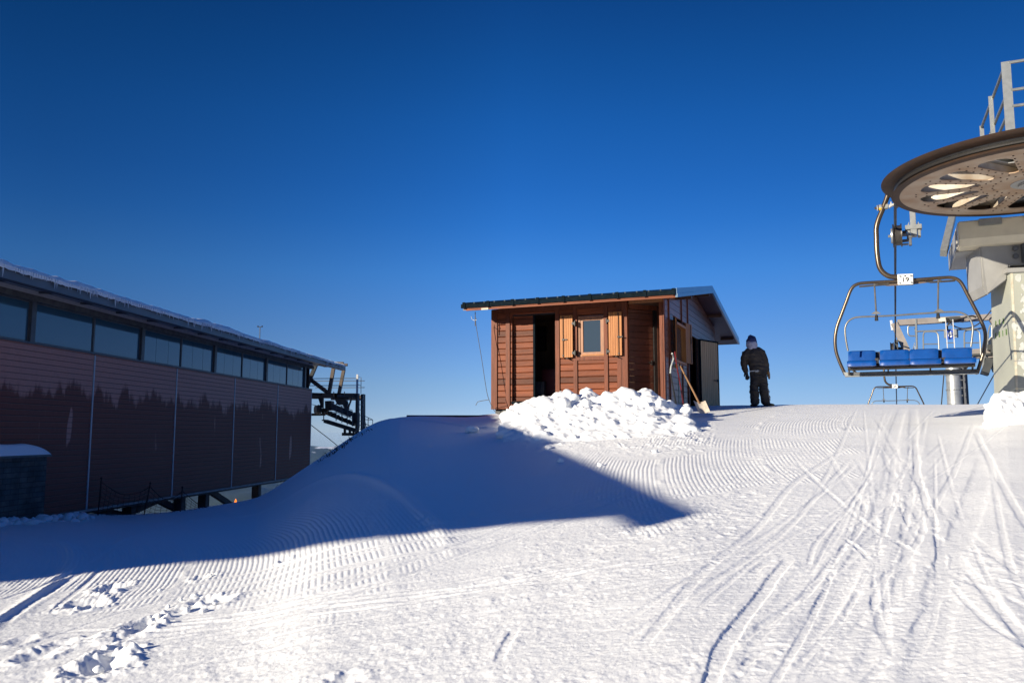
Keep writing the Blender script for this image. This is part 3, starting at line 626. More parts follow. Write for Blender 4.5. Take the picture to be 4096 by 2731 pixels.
# rake flashing, both slopes
for t0, t1, nm in ((SP_ - .03, tR, 0), (tR, tB + .03, 1)):
    mb = MB()
    mb.prism([hw(rs0 - .03, t0, ztop(t0) - .075), hw(rs0 - .03, t1, ztop(t1) - .075), hw(rs0 - .03, t1, ztop(t1) + .045), hw(rs0 - .03, t0, ztop(t0) + .045)], ES * .025)
    mb.prism([hw(rs0 - .045, t0, ztop(t0) - .155), hw(rs0 - .045, t1, ztop(t1) - .155), hw(rs0 - .045, t1, ztop(t1) - .076), hw(rs0 - .045, t0, ztop(t0) - .076)], ES * .05)
    mb.build('rake_flashing', M_RAKE, roof)
mb = MB(); hbox(mb, (rs0, tB - .0, zB - .15), (rs1, tB + .03, zB - .04)); mb.build('fascia', W_FASC, roof)
mb = MB(); a = hw(*(lambda q: (q[0], SP_ - .014, q[1]))(hf(1940, 1234, SP_))); mb.box((-.09, -.01, -.022), (.09, .0, .022), Matrix.Translation(a) @ Matrix.Rotation(HR, 4, 'Z')); mb.build('metal_tag', mat('worn_plate', (.5, .47, .36), (.2, .18, .12), rough=.5, nscale=30, contrast=.8), roof)
# underside and feet
mb = MB(); hbox(mb, (0.1, .1, Z0 - .10), (SL - .06, WE - .1, Z0 - .005)); mb.build('floor_frame', M_BLACK, hut)
M_RED = mat('red_painted_steel', (0.32, 0.02, 0.02), (0.2, 0.015, 0.015), rough=.45, nscale=5)
for s, t in ((SL - .75, .3), (SL - .75, 5), (.6, .5), (.6, 5)):
    p = hw(s, t, 0); mb = MB(); hbox(mb, (s - .05, t - .05, min(gz(p.x, p.y) - .2, Z0 - .3)), (s + .05, t + .05, Z0 - .1)); mb.build('foot', M_RED, hut)
# ---- things inside the doorway
c0 = hf(2170, 1478, .7)
red = MB(); s0 = hf(2172, 1500, 1.0)[0]; s1 = hf(2228, 1500, 1.0)[0]; zt = hf(2190, 1476, 1.0)[1]
hbox(red, (s1 - .1, .9, Z0 + .11), (s0, 1.35, zt)); o = red.build('red_cabinet', mat('red_lacquer', (0.10, .006, .008), (.07, .004, .006), rough=.35), bevel=.02)
tag(o, 'dark red cabinet just inside the open doorway of the wooden hut', 'cabinet')
hr = thing('radiator', 'black ribbed heater standing on the floor inside the hut doorway', 'heater', hw(hf(2160, 1560, .75)[0], .75, Z0 + .11))
mb = MB(); s0 = hf(2148, 1500, .8)[0]; s1 = hf(2180, 1500, .8)[0]; zt = hf(2160, 1525, .8)[1]
for k in range(5):
    s = s0 + (s1 - s0) * (k + .5) / 5; hbox(mb, (s - .018, .72, Z0 + .16), (s + .018, .86, zt))
mb.build('fins', mat('heater_grey', (.10, .10, .105), (.06, .06, .06), rough=.4), hr, bevel=.006)
mb = MB(); mb.tube([hw(s0 + .02, .79, Z0 + .19), hw(s1 - .02, .79, Z0 + .19)], .012, 6); mb.tube([hw(s0 + .02, .79, zt - .04), hw(s1 - .02, .79, zt - .04)], .012, 6)
mb.build('rails', M_BLACK, hr)
for q_ in (s0, s1):
    mb = MB(); hbox(mb, (q_ - .015, .70, Z0 + .11), (q_ + .015, .88, Z0 + .16)); mb.build('foot', M_BLACK, hr)
eb = MB(); a = hf(2142, 1305, 2.0); b = hf(2176, 1398, 2.0); hbox(eb, (b[0], 2.1, b[1]), (a[0], 2.19, a[1])); 
for k in range(12): hbox(eb, (b[0] + .02, 2.09, b[1] + .05 + k * .04), (a[0] - .02, 2.099, b[1] + .065 + k * .04))
tag(eb.build('wall_cabinet', mat('black_lacquer', (.01, .01, .012), rough=.3)), 'black slatted cabinet hung on the inner wall of the hut', 'cabinet')
# ---- guy wire on the left eave
gwt = thing('guy_wire', 'thin black wire hooked under the left end of the hut roof', 'wire', hw(SL + .1, -.5, Z0 - .3))
hk = hf(1901, 1243, -.55); mb = MB(); mb.tube([hw(hk[0], -.55, hk[1] - .02), hw(hk[0], -.55, hk[1] - .36)], .010, 6)
pt = [hw(q[0], -.55, q[1]) for q in (hf(1885, 1263, -.55), hf(1888, 1275, -.55), hf(1900, 1280, -.55), hf(1906, 1276, -.55), hf(1901, 1268, -.55))]; mb.tube(smoothpts(pt, 4), .006, 5)
mb.build('hook', mat('galvanised_wire', (.25, .25, .25), (.12, .12, .12), rough=.4, metal=.6), gwt)
mb = MB(); pt = []
for x, y in ((1902, 1278), (1905, 1305), (1914, 1360), (1926, 1430), (1938, 1510), (1948, 1570), (1957, 1600), (1967, 1622), (1975, 1638), (1985, 1648), (1999, 1655), (2045, 1652)):
    q = hf(x, y, -.45); pt.append(hw(q[0], -.45, q[1]))
mb.tube(smoothpts(pt, 3), .0075, 5)
pt = [];
for x, y in ((1954, 1597), (1940, 1599), (1914, 1604), (1907, 1611), (1903, 1620)): q = hf(x, y, -.45); pt.append(hw(q[0], -.45, q[1]))
mb.tube(smoothpts(pt, 3), .0075, 5); mb.build('cable', M_BLACK, gwt)
# ---- tools leaning by the side wall
def P_side(x, y, o): return sh(x, y, HC - ES * o, ES)
M_ASH = mat('worn_ash_handle', (.30, .17, .08), (.13, .07, .035), rough=.6, nscale=6, stretch=(1, 1, .4), contrast=.6)
t = thing('snow_shovel', 'long wooden-handled snow shovel leaning right of the side window, blade in the snow', 'shovel', at(700, 403, 19.6))
a, b = P_side(2718, 1456, .25), P_side(2798, 1612, .85)
mb = MB(); mb.tube([a, b], [.018, .022], 8); mb.build('handle', M_ASH, t, smooth=True)
mb = MB(); d = (b - a).normalized(); sd = d.cross(UP).normalized(); nr_ = sd.cross(d)
g = [[b + d * (.34 * i / 4 - .04) + sd * (.26 * (j / 4 - .5)) + nr_ * (.05 * ((j / 2 - 1) ** 2) - .03 * (i / 4)) for j in range(5)] for i in range(5)]
vs = [p for r_ in g for p in r_]; vs2 = [p - nr_ * .008 for p in vs]
mb.add(vs, [(i * 5 + j, i * 5 + j + 1, i * 5 + j + 6, i * 5 + j + 5) for i in range(4) for j in range(4)]); mb.add(vs2, [(i * 5 + j + 5, i * 5 + j + 6, i * 5 + j + 1, i * 5 + j) for i in range(4) for j in range(4)])
mb.build('blade', mat('pale_blade', (.62, .55, .45), (.45, .38, .3), rough=.5, nscale=8), t, smooth=True)
t = thing('black_shovel', 'black-shafted shovel with pale grey grip leaning against the hut side wall', 'shovel', P_side(2705, 1612, .15))
a, b = P_side(2682, 1492, .12), P_side(2704, 1612, .2)
mb = MB(); mb.tube([a, b], .017, 8); mb.build('shaft', M_BLACK, t, smooth=True)
g1_, g2_ = P_side(2694, 1432, .15), P_side(2684, 1466, .12)
mb = MB(); mb.tube(smoothpts([P_side(2688, 1412, .15), g1_, g2_, a], 3), [.02] * 9 + [.02], 8); mb.build('grip', mat('grey_plastic', (.42, .44, .43), (.3, .31, .3), rough=.45), t, smooth=True)
a, b = P_side(2699, 1405, .3), P_side(2733, 1612, .3)
mb = MB(); mb.tube(smoothpts([a, P_side(2708, 1465, .3), P_side(2722, 1540, .3), b], 4), .014, 8); tag(mb.build('red_pole', mat('dark_red_paint', (.22, .02, .025), (.13, .012, .015), rough=.4), smooth=True), 'slim dark red pole leaning against the hut side wall', 'pole')
a, b = P_side(2714, 1480, .12), P_side(2716, 1612, .2)
mb = MB(); mb.tube([a, b], .012, 8); tag(mb.build('green_pole', mat('pale_green_paint', (.22, .32, .24), (.15, .2, .16), rough=.4), smooth=True), 'slim pale green pole standing upright by the hut side wall', 'pole')
mb = MB(); a = P_side(2705, 1462, .05); mb.box((-.03, -.09, -.05), (.02, .12, .05), Matrix.Translation(a) @ Matrix.Rotation(HR, 4, 'Z')); mb.box((-.05, -.03, -.02), (-.03, .15, .03), Matrix.Translation(a) @ Matrix.Rotation(HR, 4, 'Z'))
tag(mb.build('yellow_bracket', mat('yellow_paint', (.5, .33, .04), (.3, .2, .03), rough=.5), bevel=.01), 'small yellow bracket fixed low on the hut side wall behind the poles', 'bracket')
# ---- dark deck edge left of the hut
mb = MB(); g1_ = ground(1650 / 4, 415.5); p0 = at(1640 / 4, 1659 / 4, 22.3); p1 = at(2010 / 4, 1659.5 / 4, 21.6)
d = (p1 - p0); mb.bar(p0 - UP * .1, p1 - UP * .1, .5, .2, UP); tag(mb.build('platform_edge', mat('old_dark_timber', (.05, .06, .045), (.03, .03, .025), rough=.8, nscale=8), bevel=.01), 'low dark timber platform edge on the crest left of the hut', 'platform')
# ================================================================== SNOW HEAPS
M_HEAP = snow_mat('heaped_snow')
def clump(mb, c, r, rr, sub=None):
    """one broken chunk of crusted snow: a rounded, lopsided, dented lump"""
    sub = sub or (3 if r > .05 else 2); bm = bmesh.new(); bmesh.ops.create_icosphere(bm, subdivisions=sub, radius=1)
    P = np.array([v.co[:] for v in bm.verts]); o = np.array([rr.uniform(0, 50) for _ in range(3)])
    q = P * 1.1 + o
    n = fbm(q[:, 0] + q[:, 2] * .7, q[:, 1] - q[:, 2] * .6, 3, 2) + .7 * fbm(q[:, 2] * 1.2 + 3, q[:, 0] * .9 - q[:, 1], 2, 8)
    for _ in range(4):                  # flat broken faces
        d = np.array([rr.gauss(0, 1) for _ in range(3)]); d /= np.linalg.norm(d); h = rr.uniform(.45, .8); k = P @ d
        P = P - np.clip(k - h, 0, None)[:, None] * d * .8
    P = P * (1 + .45 * n)[:, None] * np.array([rr.uniform(.8, 1.3), rr.uniform(.8, 1.2), rr.uniform(.6, .95)])
    a = rr.uniform(0, 6.28); ca, sa = math.cos(a), math.sin(a)
    P = np.stack([P[:, 0] * ca - P[:, 1] * sa, P[:, 0] * sa + P[:, 1] * ca, P[:, 2]], -1) * r + np.array(c)
    mb.add(P.tolist(), [tuple(v.index for v in f.verts) for f in bm.faces]); bm.free()
def heap(name, label, outline, depth_front, Yc, seed, nchunk, ll, crest=0.55, rmax=.17, vox=.024):
    """outline: (px, py_top) ridge of the heap seen from the front; ridge stands at distance Yc(px)"""
    rr = random.Random(seed); xs = [o[0] for o in outline]; ys = [o[1] for o in outline]
    ridge = [at(x, y, Yc(x)) for x, y in outline]
    N = 190; MN = 100; V = []; 
    cx = np.linspace(xs[0], xs[-1], N); cy = np.interp(cx, xs, ys)
    X = np.zeros((MN, N)); Y = np.zeros((MN, N)); Z = np.zeros((MN, N))
    for j in range(N):
        yc = Yc(cx[j]); p = at(cx[j], cy[j], yc)
        for i in range(MN):
            v = i / (MN - 1); y = yc - depth_front * (1 - v) if True else 0
            X[i, j] = 0; Y[i, j] = 0
    for i in range(MN):
        v = i / (MN - 1) * 1.6 - 1      # -1 front .. 0 ridge .. 0.6 back
        yy = np.array([Yc(c) for c in cx]) + v * depth_front
        rx = np.array([ray(c, 420).x / ray(c, 420).y for c in cx])
        X[i] = rx * yy; Y[i] = yy
    g = terr(X, Y)
    ridz = np.array([at(cx[j], cy[j], Yc(cx[j])).z for j in range(N)])
    gr = terr(np.array([ray(c, 420).x / ray(c, 420).y * Yc(c) for c in cx]), np.array([Yc(c) for c in cx]))
    H = np.clip(ridz - gr, 0.0, None)
    vv = (np.arange(MN) / (MN - 1) * 1.6 - 1)[:, None]
    prof = np.where(vv < 0, (1 - (-vv) ** 1.1) ** 1.0, 1 - (vv / .6) ** 2.0)
    prof = np.clip(prof, 0, 1)
    n1 = fbm(X / .33, Y / .33, 4, seed); n2 = np.clip(fbm(X / .14, Y / .14, 3, seed + 5), 0, 1)
    hz = H[None] * prof; k = np.clip(hz / .25, 0, 1)
    Z = g + hz - .05 + k * (.10 * n1 + .09 * n2)
    def fuse(mb, vox, it):
        o = mb.build('heap_raw', M_HEAP, org=(0, 0, 0)); r = o.modifiers.new('r', 'REMESH'); r.mode = 'VOXEL'; r.voxel_size = vox; q = o.modifiers.new('s', 'SMOOTH'); q.iterations = it; q.factor = .5
        bpy.context.view_layer.update(); me = bpy.data.meshes.new_from_object(o.evaluated_get(bpy.context.evaluated_depsgraph_get())); bpy.data.objects.remove(o); return me
    mb = MB(); Zb = np.minimum(Z, g) - .25
    vs = np.concatenate([np.stack([X, Y, Z], -1).reshape(-1, 3), np.stack([X, Y, Zb], -1).reshape(-1, 3)]).tolist(); idx = np.arange(MN * N).reshape(MN, N); ib = idx + MN * N
    q = np.stack([idx[:-1, :-1], idx[:-1, 1:], idx[1:, 1:], idx[1:, :-1]], -1).reshape(-1, 4).tolist() + np.stack([ib[:-1, :-1], ib[1:, :-1], ib[1:, 1:], ib[:-1, 1:]], -1).reshape(-1, 4).tolist()
    per = [idx[0, j] for j in range(N)] + [idx[i, N - 1] for i in range(1, MN)] + [idx[MN - 1, j] for j in range(N - 2, -1, -1)] + [idx[i, 0] for i in range(MN - 2, 0, -1)]
    q += [(int(per[i]), int(per[i - 1]), int(per[i - 1]) + MN * N, int(per[i]) + MN * N) for i in range(len(per))]
    mb.add(vs, q)
    for c in range(nchunk):
        j = int(rr.random() * (N - 1)); i = int(min(MN - 1, max(0, rr.triangular(0, MN * .72, MN * crest))))
        r = min(rr.lognormvariate(-3.35, .78), rmax)
        clump(mb, (X[i, j], Y[i, j], Z[i, j] + r * rr.uniform(-.7, .25)), r, rr, 2)
    me = fuse(mb, vox, 3); me.polygons.foreach_set('use_smooth', [True] * len(me.polygons)); me.materials.clear(); me.materials.append(M_HEAP); me.name = name
    a_ = np.zeros(len(me.vertices) * 3, dtype=np.float32); me.vertices.foreach_get('co', a_); a_ = a_.reshape(-1, 3).astype(float)
    a_[:, 2] += .018 * fbm(a_[:, 0] / .07 + a_[:, 2] / .1, a_[:, 1] / .07, 3, 5); o0 = np.array(ridge[len(ridge) // 2]); me.vertices.foreach_set('co', (a_ - o0).reshape(-1).astype(np.float32)); me.update()
    ob = bpy.data.objects.new(name, me); COL.objects.link(ob); ob.location = o0.tolist(); ORG[ob.name] = Vector(o0.tolist())
    tag(ob, label, 'snow pile'); return ob
heap('snow_heap', 'big lumpy heap of shovelled snow in front of the wooden hut', 
     [(503, 413), (508, 410), (516, 404), (528, 398), (540, 395), (548, 393.5), (560, 393), (570, 391), (580, 393), (588, 390), (598, 394), (612, 393), (622, 392), (635, 392), (645, 389), (652, 388.5), (658, 393), (664, 397), (672, 402), (680, 404), (690, 405.5)],
     2.9, lambda x: 17.6 - (x - 500) * .005, 3, 760, 'a', .55, .2)
heap('snow_heap', 'rounded snow heap banked against the foot of the concrete lift pillar', [(984, 408), (988, 402), (993, 392), (998, 387.5), (1005, 386), (1012, 388), (1020, 388), (1030, 389), (1045, 391), (1060, 395)],
     0.55, lambda x: 12.2, 12, 70, 'a', .55, .07, .02)
# loose lumps thrown over the slope
rr = random.Random(9)
lump_px = [(472, 432, .12), (195, 597, .05), (209, 576, .045), (168, 608, .04), (157, 617, .045), (188, 611, .06), (200, 606, .07), (214, 603, .05), (152, 622, .05), (105, 650, .05), (121, 652, .05), (99, 671, .05), (203, 612, .05), (181, 600, .03), (160, 590, .03), (560, 461, .05), (600, 466, .05), (548, 448, .07), (520, 440, .05), (655, 452, .05), (1040, 425, .06), (985, 425, .04), (1003, 421, .04), (991, 415, .05)]
for k, (px, py, r) in enumerate(lump_px):
    r *= .7 if py > 480 else 1
    p = ground(px, py); mb = MB()
    clump(mb, (p.x, p.y, p.z + r * .35), r, rr, 3)
    ob = mb.build('snow_lump', M_HEAP, smooth=True, sharp=80)
    if k == 0: tag(ob, 'largest loose snow ball, lying in the blue shadow left of the big snow heap', 'snow lump')
    elif py < 440 and px > 900: tag(ob, 'small snow lump fallen near the foot of the lift pillar', 'snow lump', 'snow lumps by the pillar')
    elif py < 480: tag(ob, 'small snow lump rolled down below the heap in front of the hut', 'snow lump', 'snow lumps below the hut heap')
    else: tag(ob, 'small broken snow lump beside the deep footprints in the lower left foreground', 'snow lump', 'snow lumps by the footprints')
# ================================================================== GRASS ON THE CREST
M_GRASS = mat('dry_grass', (.085, .05, .02), (.03, .026, .016), rough=.8, nscale=5)
mb = MB(); rr = random.Random(4)
pts = [ground(x, y) for x, y in ((352, 434.5), (358, 431), (364, 428), (370, 425), (374, 423.6), (380, 421), (386, 419), (392, 417.5), (340, 448))]
pts = [Vector((p.x, p.y, gz(p.x, p.y))) for p in pts]
for i in range(5200):
    a = rr.choice(pts[:6] if rr.random() < .8 else pts); x = a.x + rr.gauss(0, .28); y = a.y + rr.gauss(0.1, .35); z = gz(x, y) if i % 3 == 0 else a.z - .04
    z = gz(x, y); h = rr.uniform(.03, .13); b = Vector((x, y, z - .02)); l = Vector((rr.gauss(0, .07), rr.gauss(0, .07), h)); s_ = Vector((rr.gauss(0, 1), rr.gauss(0, 1), 0)).normalized() * .008
    mb.add([b - s_, b + s_, b + l * .6 + s_ * .7, b + l + l.cross(UP) * .3], [(0, 1, 2, 3)])
for i in range(170):
    a = rr.choice(pts[:6]); x = a.x + rr.gauss(0, .3); y = a.y + rr.gauss(0, .3); mb.blob((x, y, gz(x, y) - .01), rr.uniform(.05, .12), 1, .3, (1.5, 1, .5), rr)
g_ = mb.build('dry_grass', M_GRASS, recalc=False); g_['kind'] = 'stuff'; g_['label'] = 'tufts of dry brown grass poking through snow on the crest'; g_['category'] = 'grass'
# ================================================================== LONG STATION BUILDING ON THE LEFT
EL = Vector((0.079, 0.997, 0)).normalized(); EN = Vector((EL.y, -EL.x, 0)); BW0 = Vector((-14.0, 0, 0))
BR = math.atan2(EL.y, EL.x)
BM = Matrix(((EL.x, EN.x, 0, BW0.x), (EL.y, EN.y, 0, BW0.y), (0, 0, 1, 0), (0, 0, 0, 1)))
def bw_(l, n, z): return BM @ Vector((l, n, z))
def bh(sx, sy, n=0.0): p = sh(sx, sy, BW0 + EN * n, EN) - BW0; return p.dot(EL), p.z
def bbox(mb, a, b): return mb.box(a, b, BM)
LE = bh(1241, 1750)[0]; LS = 6.6
zWB = bh(900, 1500)[1]; zWB = (bh(0, 1354)[1] + bh(1200, 1550)[1]) / 2; zBot = (bh(345, 2040)[1] + bh(1112, 1912)[1]) / 2
OV = 1.25
zF1 = (bh(0, 1058, OV)[1] + bh(1150, 1391, OV)[1]) / 2; zF0 = (bh(0, 1109, OV)[1] + bh(1150, 1416, OV)[1]) / 2
LR = bh(1382, 1480, OV)[0]
zWT = (bh(20, 1180)[1] + bh(620, 1320)[1]) / 2
M_CLAD = bpy.data.materials.new('wet_streaked_cladding'); M_CLAD.use_nodes = True
def clad(m):
    n = m.node_tree; b = n.nodes['Principled BSDF']; tc = n.nodes.new('ShaderNodeTexCoord')
    mp = n.nodes.new('ShaderNodeMapping'); mp.vector_type = 'TEXTURE'; mp.inputs['Rotation'].default_value = (0, 0, BR); L(n, tc.outputs['Object'], mp.inputs[0])
    sx = n.nodes.new('ShaderNodeSeparateXYZ'); L(n, mp.outputs[0], sx.inputs[0])
    def noise(sc, stretch, det=4, rough=.6):
        q = n.nodes.new('ShaderNodeMapping'); q.inputs['Scale'].default_value = stretch; L(n, mp.outputs[0], q.inputs[0])
        t = n.nodes.new('ShaderNodeTexNoise'); t.inputs['Scale'].default_value = sc; t.inputs['Detail'].default_value = det; t.inputs['Roughness'].default_value = rough; L(n, q.outputs[0], t.inputs[0]); return t.outputs[0]
    def math_(op, a, b_=None, c=None):
        t = n.nodes.new('ShaderNodeMath'); t.operation = op
        for i, v in enumerate((a, b_, c)):
            if v is None: continue
            if isinstance(v, (int, float)): t.inputs[i].default_value = v
            else: L(n, v, t.inputs[i])
        return t.outputs[0]
    # height of the wet front, ragged per drip and slow over the wall
    h = math_('MULTIPLY', math_('SUBTRACT', noise(1.5, (1, 1, .22), 6, .7), .5), 2.3)
    h = math_('ADD', h, math_('MULTIPLY', math_('SUBTRACT', noise(.5, (1, 1, 0), 2), .5), 1.5))
    e = math_('SUBTRACT', math_('ADD', h, WETZ), sx.outputs[2])
    wet = n.nodes.new('ShaderNodeMapRange'); wet.inputs[1].default_value = -.08; wet.inputs[2].default_value = .14; L(n, e, wet.inputs[0])
    # dry trickle marks below the front
    s = noise(1.1, (1, 1, .22), 3, .5); st = n.nodes.new('ShaderNodeMapRange'); st.inputs[1].default_value = .685; st.inputs[2].default_value = .70; L(n, s, st.inputs[0])
    w = math_('MULTIPLY', wet.outputs[0], math_('SUBTRACT', 1.0, st.outputs[0]))
    # pale dust in the board joints
    fr = math_('FRACT', math_('DIVIDE', math_('ADD', sx.outputs[2], ZB0), .15)); jn = n.nodes.new('ShaderNodeMapRange'); jn.inputs[1].default_value = .86; jn.inputs[2].default_value = .97; L(n, fr, jn.inputs[0])
    mot = noise(9, (1, 1, 1), 6, .7)
    mx = n.nodes.new('ShaderNodeMix'); mx.data_type = 'RGBA'; mx.inputs[6].default_value = (.54, .235, .175, 1); mx.inputs[7].default_value = (.22, .07, .048, 1); L(n, w, mx.inputs[0])
    m2 = n.nodes.new('ShaderNodeMix'); m2.data_type = 'RGBA'; m2.inputs[7].default_value = (.26, .15, .13, 1); L(n, mx.outputs[2], m2.inputs[6]); L(n, math_('MULTIPLY', math_('MULTIPLY', jn.outputs[0], w), .9), m2.inputs[0])
    hv = n.nodes.new('ShaderNodeHueSaturation'); L(n, m2.outputs[2], hv.inputs['Color']); L(n, math_('ADD', math_('MULTIPLY', mot, .5), .75), hv.inputs['Value'])
    L(n, hv.outputs[0], b.inputs['Base Color']); b.inputs['Roughness'].default_value = .6; L(n, math_('SUBTRACT', .35, math_('MULTIPLY', w, .2)), b.inputs['Specular IOR Level'])
bld = thing('station_building', 'long lift station building with maroon board cladding, ribbon windows and snow on its roof', 'building', bw_(20, 0, zBot))
ZB0 = zBot; WETZ = bh(640, 1590)[1] - zBot          # object space is measured from the building's foot
clad(M_CLAD)
M_STEEL = mat('grey_painted_steel', (.10, .105, .115), (.055, .06, .068), rough=.5, nscale=3, contrast=.5)
M_FASC = mat('roof_edge_steel', (.13, .14, .16), (.085, .09, .105), rough=.45, nscale=1.5, contrast=.5, metal=.2)
M_BEAM = mat('olive_concrete_beam', (.15, .15, .13), (.09, .09, .08), rough=.8, nscale=5, bump=.003)
M_SOFC = mat('grey_soffit_panel', (.62, .62, .62), (.46, .46, .47), rough=.9, nscale=6, bump=.002, contrast=.5)
M_JOINT = mat('pale_joint_strip', (.46, .48, .52), (.34, .36, .40), rough=.4, nscale=4)
M_FLOOR = mat('dark_floor_steel', (.03, .03, .032), (.05, .045, .04), rough=.7, nscale=3)
M_GLB = bpy.data.materials.new('tinted_station_glass'); M_GLB.use_nodes = True; _g = M_GLB.node_tree.nodes['Principled BSDF']
_g.inputs['Base Color'].default_value = (.05, .12, .17, 1); _g.inputs['Roughness'].default_value = .05; _g.inputs['Specular IOR Level'].default_value = .75
# cladding boards, bay by bay
joints = [bh(379, 1417)[0], bh(708, 1470)[0], bh(940, 1508)[0], bh(1112, 1530)[0]]
dj = (joints[3] - joints[0]) / 3; js = [joints[0] - dj * k for k in (5, 4, 3, 2, 1)] + joints
eds = [LS] + [j for j in js if j > LS + 1] + [LE]
mb = MB(); k = math.floor(zBot / .15)
while k * .15 < zWB - .02:
    a = max(k * .15 + .006, zBot); b = min((k + 1) * .15 - .004, zWB)
    for i in range(len(eds) - 1):
        l0, l1 = eds[i] + .02, eds[i + 1] - .02
        mb.prism([bw_(l0, -.03, a), bw_(l0, -.006, a), bw_(l0, 0, a + .004), bw_(l0, 0, b - .002), bw_(l0, -.002, b), bw_(l0, -.03, b)], EL * (l1 - l0))
    k += 1
mb.build('cladding', M_CLAD, bld)
mb = MB(); bbox(mb, (LS, -.12, zBot), (LE, -.031, zWB)); bbox(mb, (LE - .04, -11.5, zBot), (LE, -.13, zWT + .1)); bbox(mb, (LS, -11.5, zBot), (LS + .04, -.13, zWT + .1)); bbox(mb, (LS + .05, -11.55, zBot), (LE - .05, -11.5, zWT + .1))
mb.build('wall', mat('dark_panel', (.06, .035, .038), (.04, .025, .028), rough=.6), bld)
for j in js:
    if j < LS + 1: continue
    mb = MB(); bbox(mb, (j - .028, -.02, zBot - .005), (j + .028, .022, zWB - .03)); mb.build('joint_strip', M_JOINT, bld)
mb = MB(); bbox(mb, (LE - .03, -.02, zBot), (LE + .03, .02, zWB)); mb.build('corner_strip', M_JOINT, bld)
mb = MB(); bbox(mb, (LS, -.16, zBot - .07), (LE, .035, zBot - .006)); mb.build('base_rail', mat('pale_base_rail', (.30, .28, .27), (.2, .19, .18), rough=.6), bld)
mb = MB(); bbox(mb, (LS, -.10, zWB + .001), (LE, .045, zWB + .05)); mb.build('window_sill', M_STEEL, bld)
# columns and windows
cols = [bh(131, 1350)[0], bh(571, 1400)[0], bh(861, 1450)[0], bh(1067, 1480)[0], bh(1221, 1500)[0]]
dc = (cols[3] - cols[0]) / 3; cl = [cols[0] - dc * k for k in (4, 3, 2, 1)] + cols
cl = [c for c in cl if c > LS + .3]
for i, c in enumerate(cl):
    mb = MB(); wd = .15; bbox(mb, (c - wd, -.09, zWB + .05), (c + wd * .2, .045, zF0 + .20)); 
    o = mb.build('column', M_STEEL, bld)
mids = [bh(375, 1380)[0], bh(726, 1430)[0], bh(970, 1470)[0], bh(1149, 1500)[0]]
allm = sorted([m for m in [mids[0] - dc * k for k in (4, 3, 2, 1)] + mids if m > LS + .3])
edges = sorted([(c, 'c') for c in cl] + [(m, 'm') for m in allm])
for m in allm:
    mb = MB(); bbox(mb, (m - .04, -.09, zWB + .05), (m + .03, .0, zWT)); mb.build('mullion', M_STEEL, bld)
for i in range(len(edges) - 1):
    (a, ka), (b, kb) = edges[i], edges[i + 1]
    a += .035; b -= .045 if kb == 'm' else .155
    if b - a < .3: continue
    mb = MB(); wz = zWB + .051
    nsub = 4 if a > cols[1] + 1 and a != edges[-4][0] else 1
    if a > cols[1] - .2: nsub = 3
    f = MB(); bbox(f, (a, -.055, wz), (b, -.02, wz + .025)); bbox(f, (a, -.055, zWT - .04), (b, -.02, zWT)); bbox(f, (a, -.055, wz + .026), (a + .03, -.02, zWT - .041)); bbox(f, (b - .03, -.055, wz + .026), (b, -.02, zWT - .041))
    wo_ = f.build('window', M_STEEL, bld)
    for q in range(nsub):
        g = MB(); s0 = a + .03 + (b - a - .06) * q / nsub + (.008 if q else 0); s1 = a + .03 + (b - a - .06) * (q + 1) / nsub - .008
        bbox(g, (s0, -.045, wz + .026), (s1, -.03, zWT - .041)); g.build('pane', M_GLB, wo_)
mb = MB(); bbox(mb, (LS, -.2, zWT + .001), (LE, .10, zWT + .15)); mb.build('window_head_beam', M_BEAM, bld)
mb = MB(); bbox(mb, (LS + .1, -3.2, zWB - .3), (LE - .1, -3.15, zWT + .2)); mb.build('inner_wall', M_FLOOR, bld)
mb = MB(); bbox(mb, (LS, -.02, zWT + .151), (LE, .05, 3.655)); mb.build('frieze', M_SOFC, bld)
# roof: gently rising away from the eave
RS = 0.04; NB = -12.4
def rz(n): return zF1 - .03 + RS * (OV - n)
ENDL = [(OV - .12, -1.0), (.4, -.85), (-1.4, -1.1), (-3.1, -1.65), (-5.5, -1.85), (-8.3, -2.1), (-9.9, -2.9), (NB, -4.2)]   # near end of the roof, out of view: open canopy outlined to cast the shadow edge
mb = MB(); mb.prism([bw_(l, n, rz(n) - .03) for n, l in ENDL] + [bw_(LR + .1, NB, rz(NB) - .03), bw_(LR + .1, OV - .12, rz(OV) - .03)], UP * .03)
for l in (1, 4.2, 7.4): mb.bar(bw_(l, OV - .3, rz(OV) - .24), bw_(l, NB, rz(NB) - .24), .2, .22)
roofb = mb.build('roof', M_STEEL, bld)
mb = MB(); bbox(mb, (-1.0, OV - .10, zF0), (LR, OV, zF1)); bbox(mb, (-1.0, OV - .24, zF0 + .001), (LR - .01, OV - .101, zF0 + .03));
mb.build('fascia', M_FASC, roofb)
zS = lambda n: 3.595 + .05 * (OV - n)
sp = (cols[1] - cols[0]) / 3
k = 0; ls = [cols[0] - sp * i for i in range(12, 0, -1)] + [cols[0] + sp * i for i in range(0, 14)]
ls = [x for x in ls if LS < x < LE + .2]
mb = MB()
for i in range(len(ls) - 1):
    if ls[i] > cols[3] + 1: break
    mb.prism([bw_(ls[i] + .08, .12, zS(.12)), bw_(ls[i] + .08, OV - .25, zS(OV)), bw_(ls[i + 1] - .08, OV - .25, zS(OV)), bw_(ls[i + 1] - .08, .12, zS(.12))], UP * .03)
mb.build('soffit', M_SOFC, roofb)
for x in ls:
    mb = MB(); mb.bar(bw_(x, .1, zS(.1) - .02), bw_(x, OV - .1, zS(OV) - .02), .06, .07); mb.build('rafter', M_STEEL, roofb)
# roof end: two steel beams run past the wall
mb = MB(); bbox(mb, (LE + .05, .35, zF0 + .12), (LR - .9, .6, zF0 + .3)); mb.build('end_beam', M_STEEL, roofb)
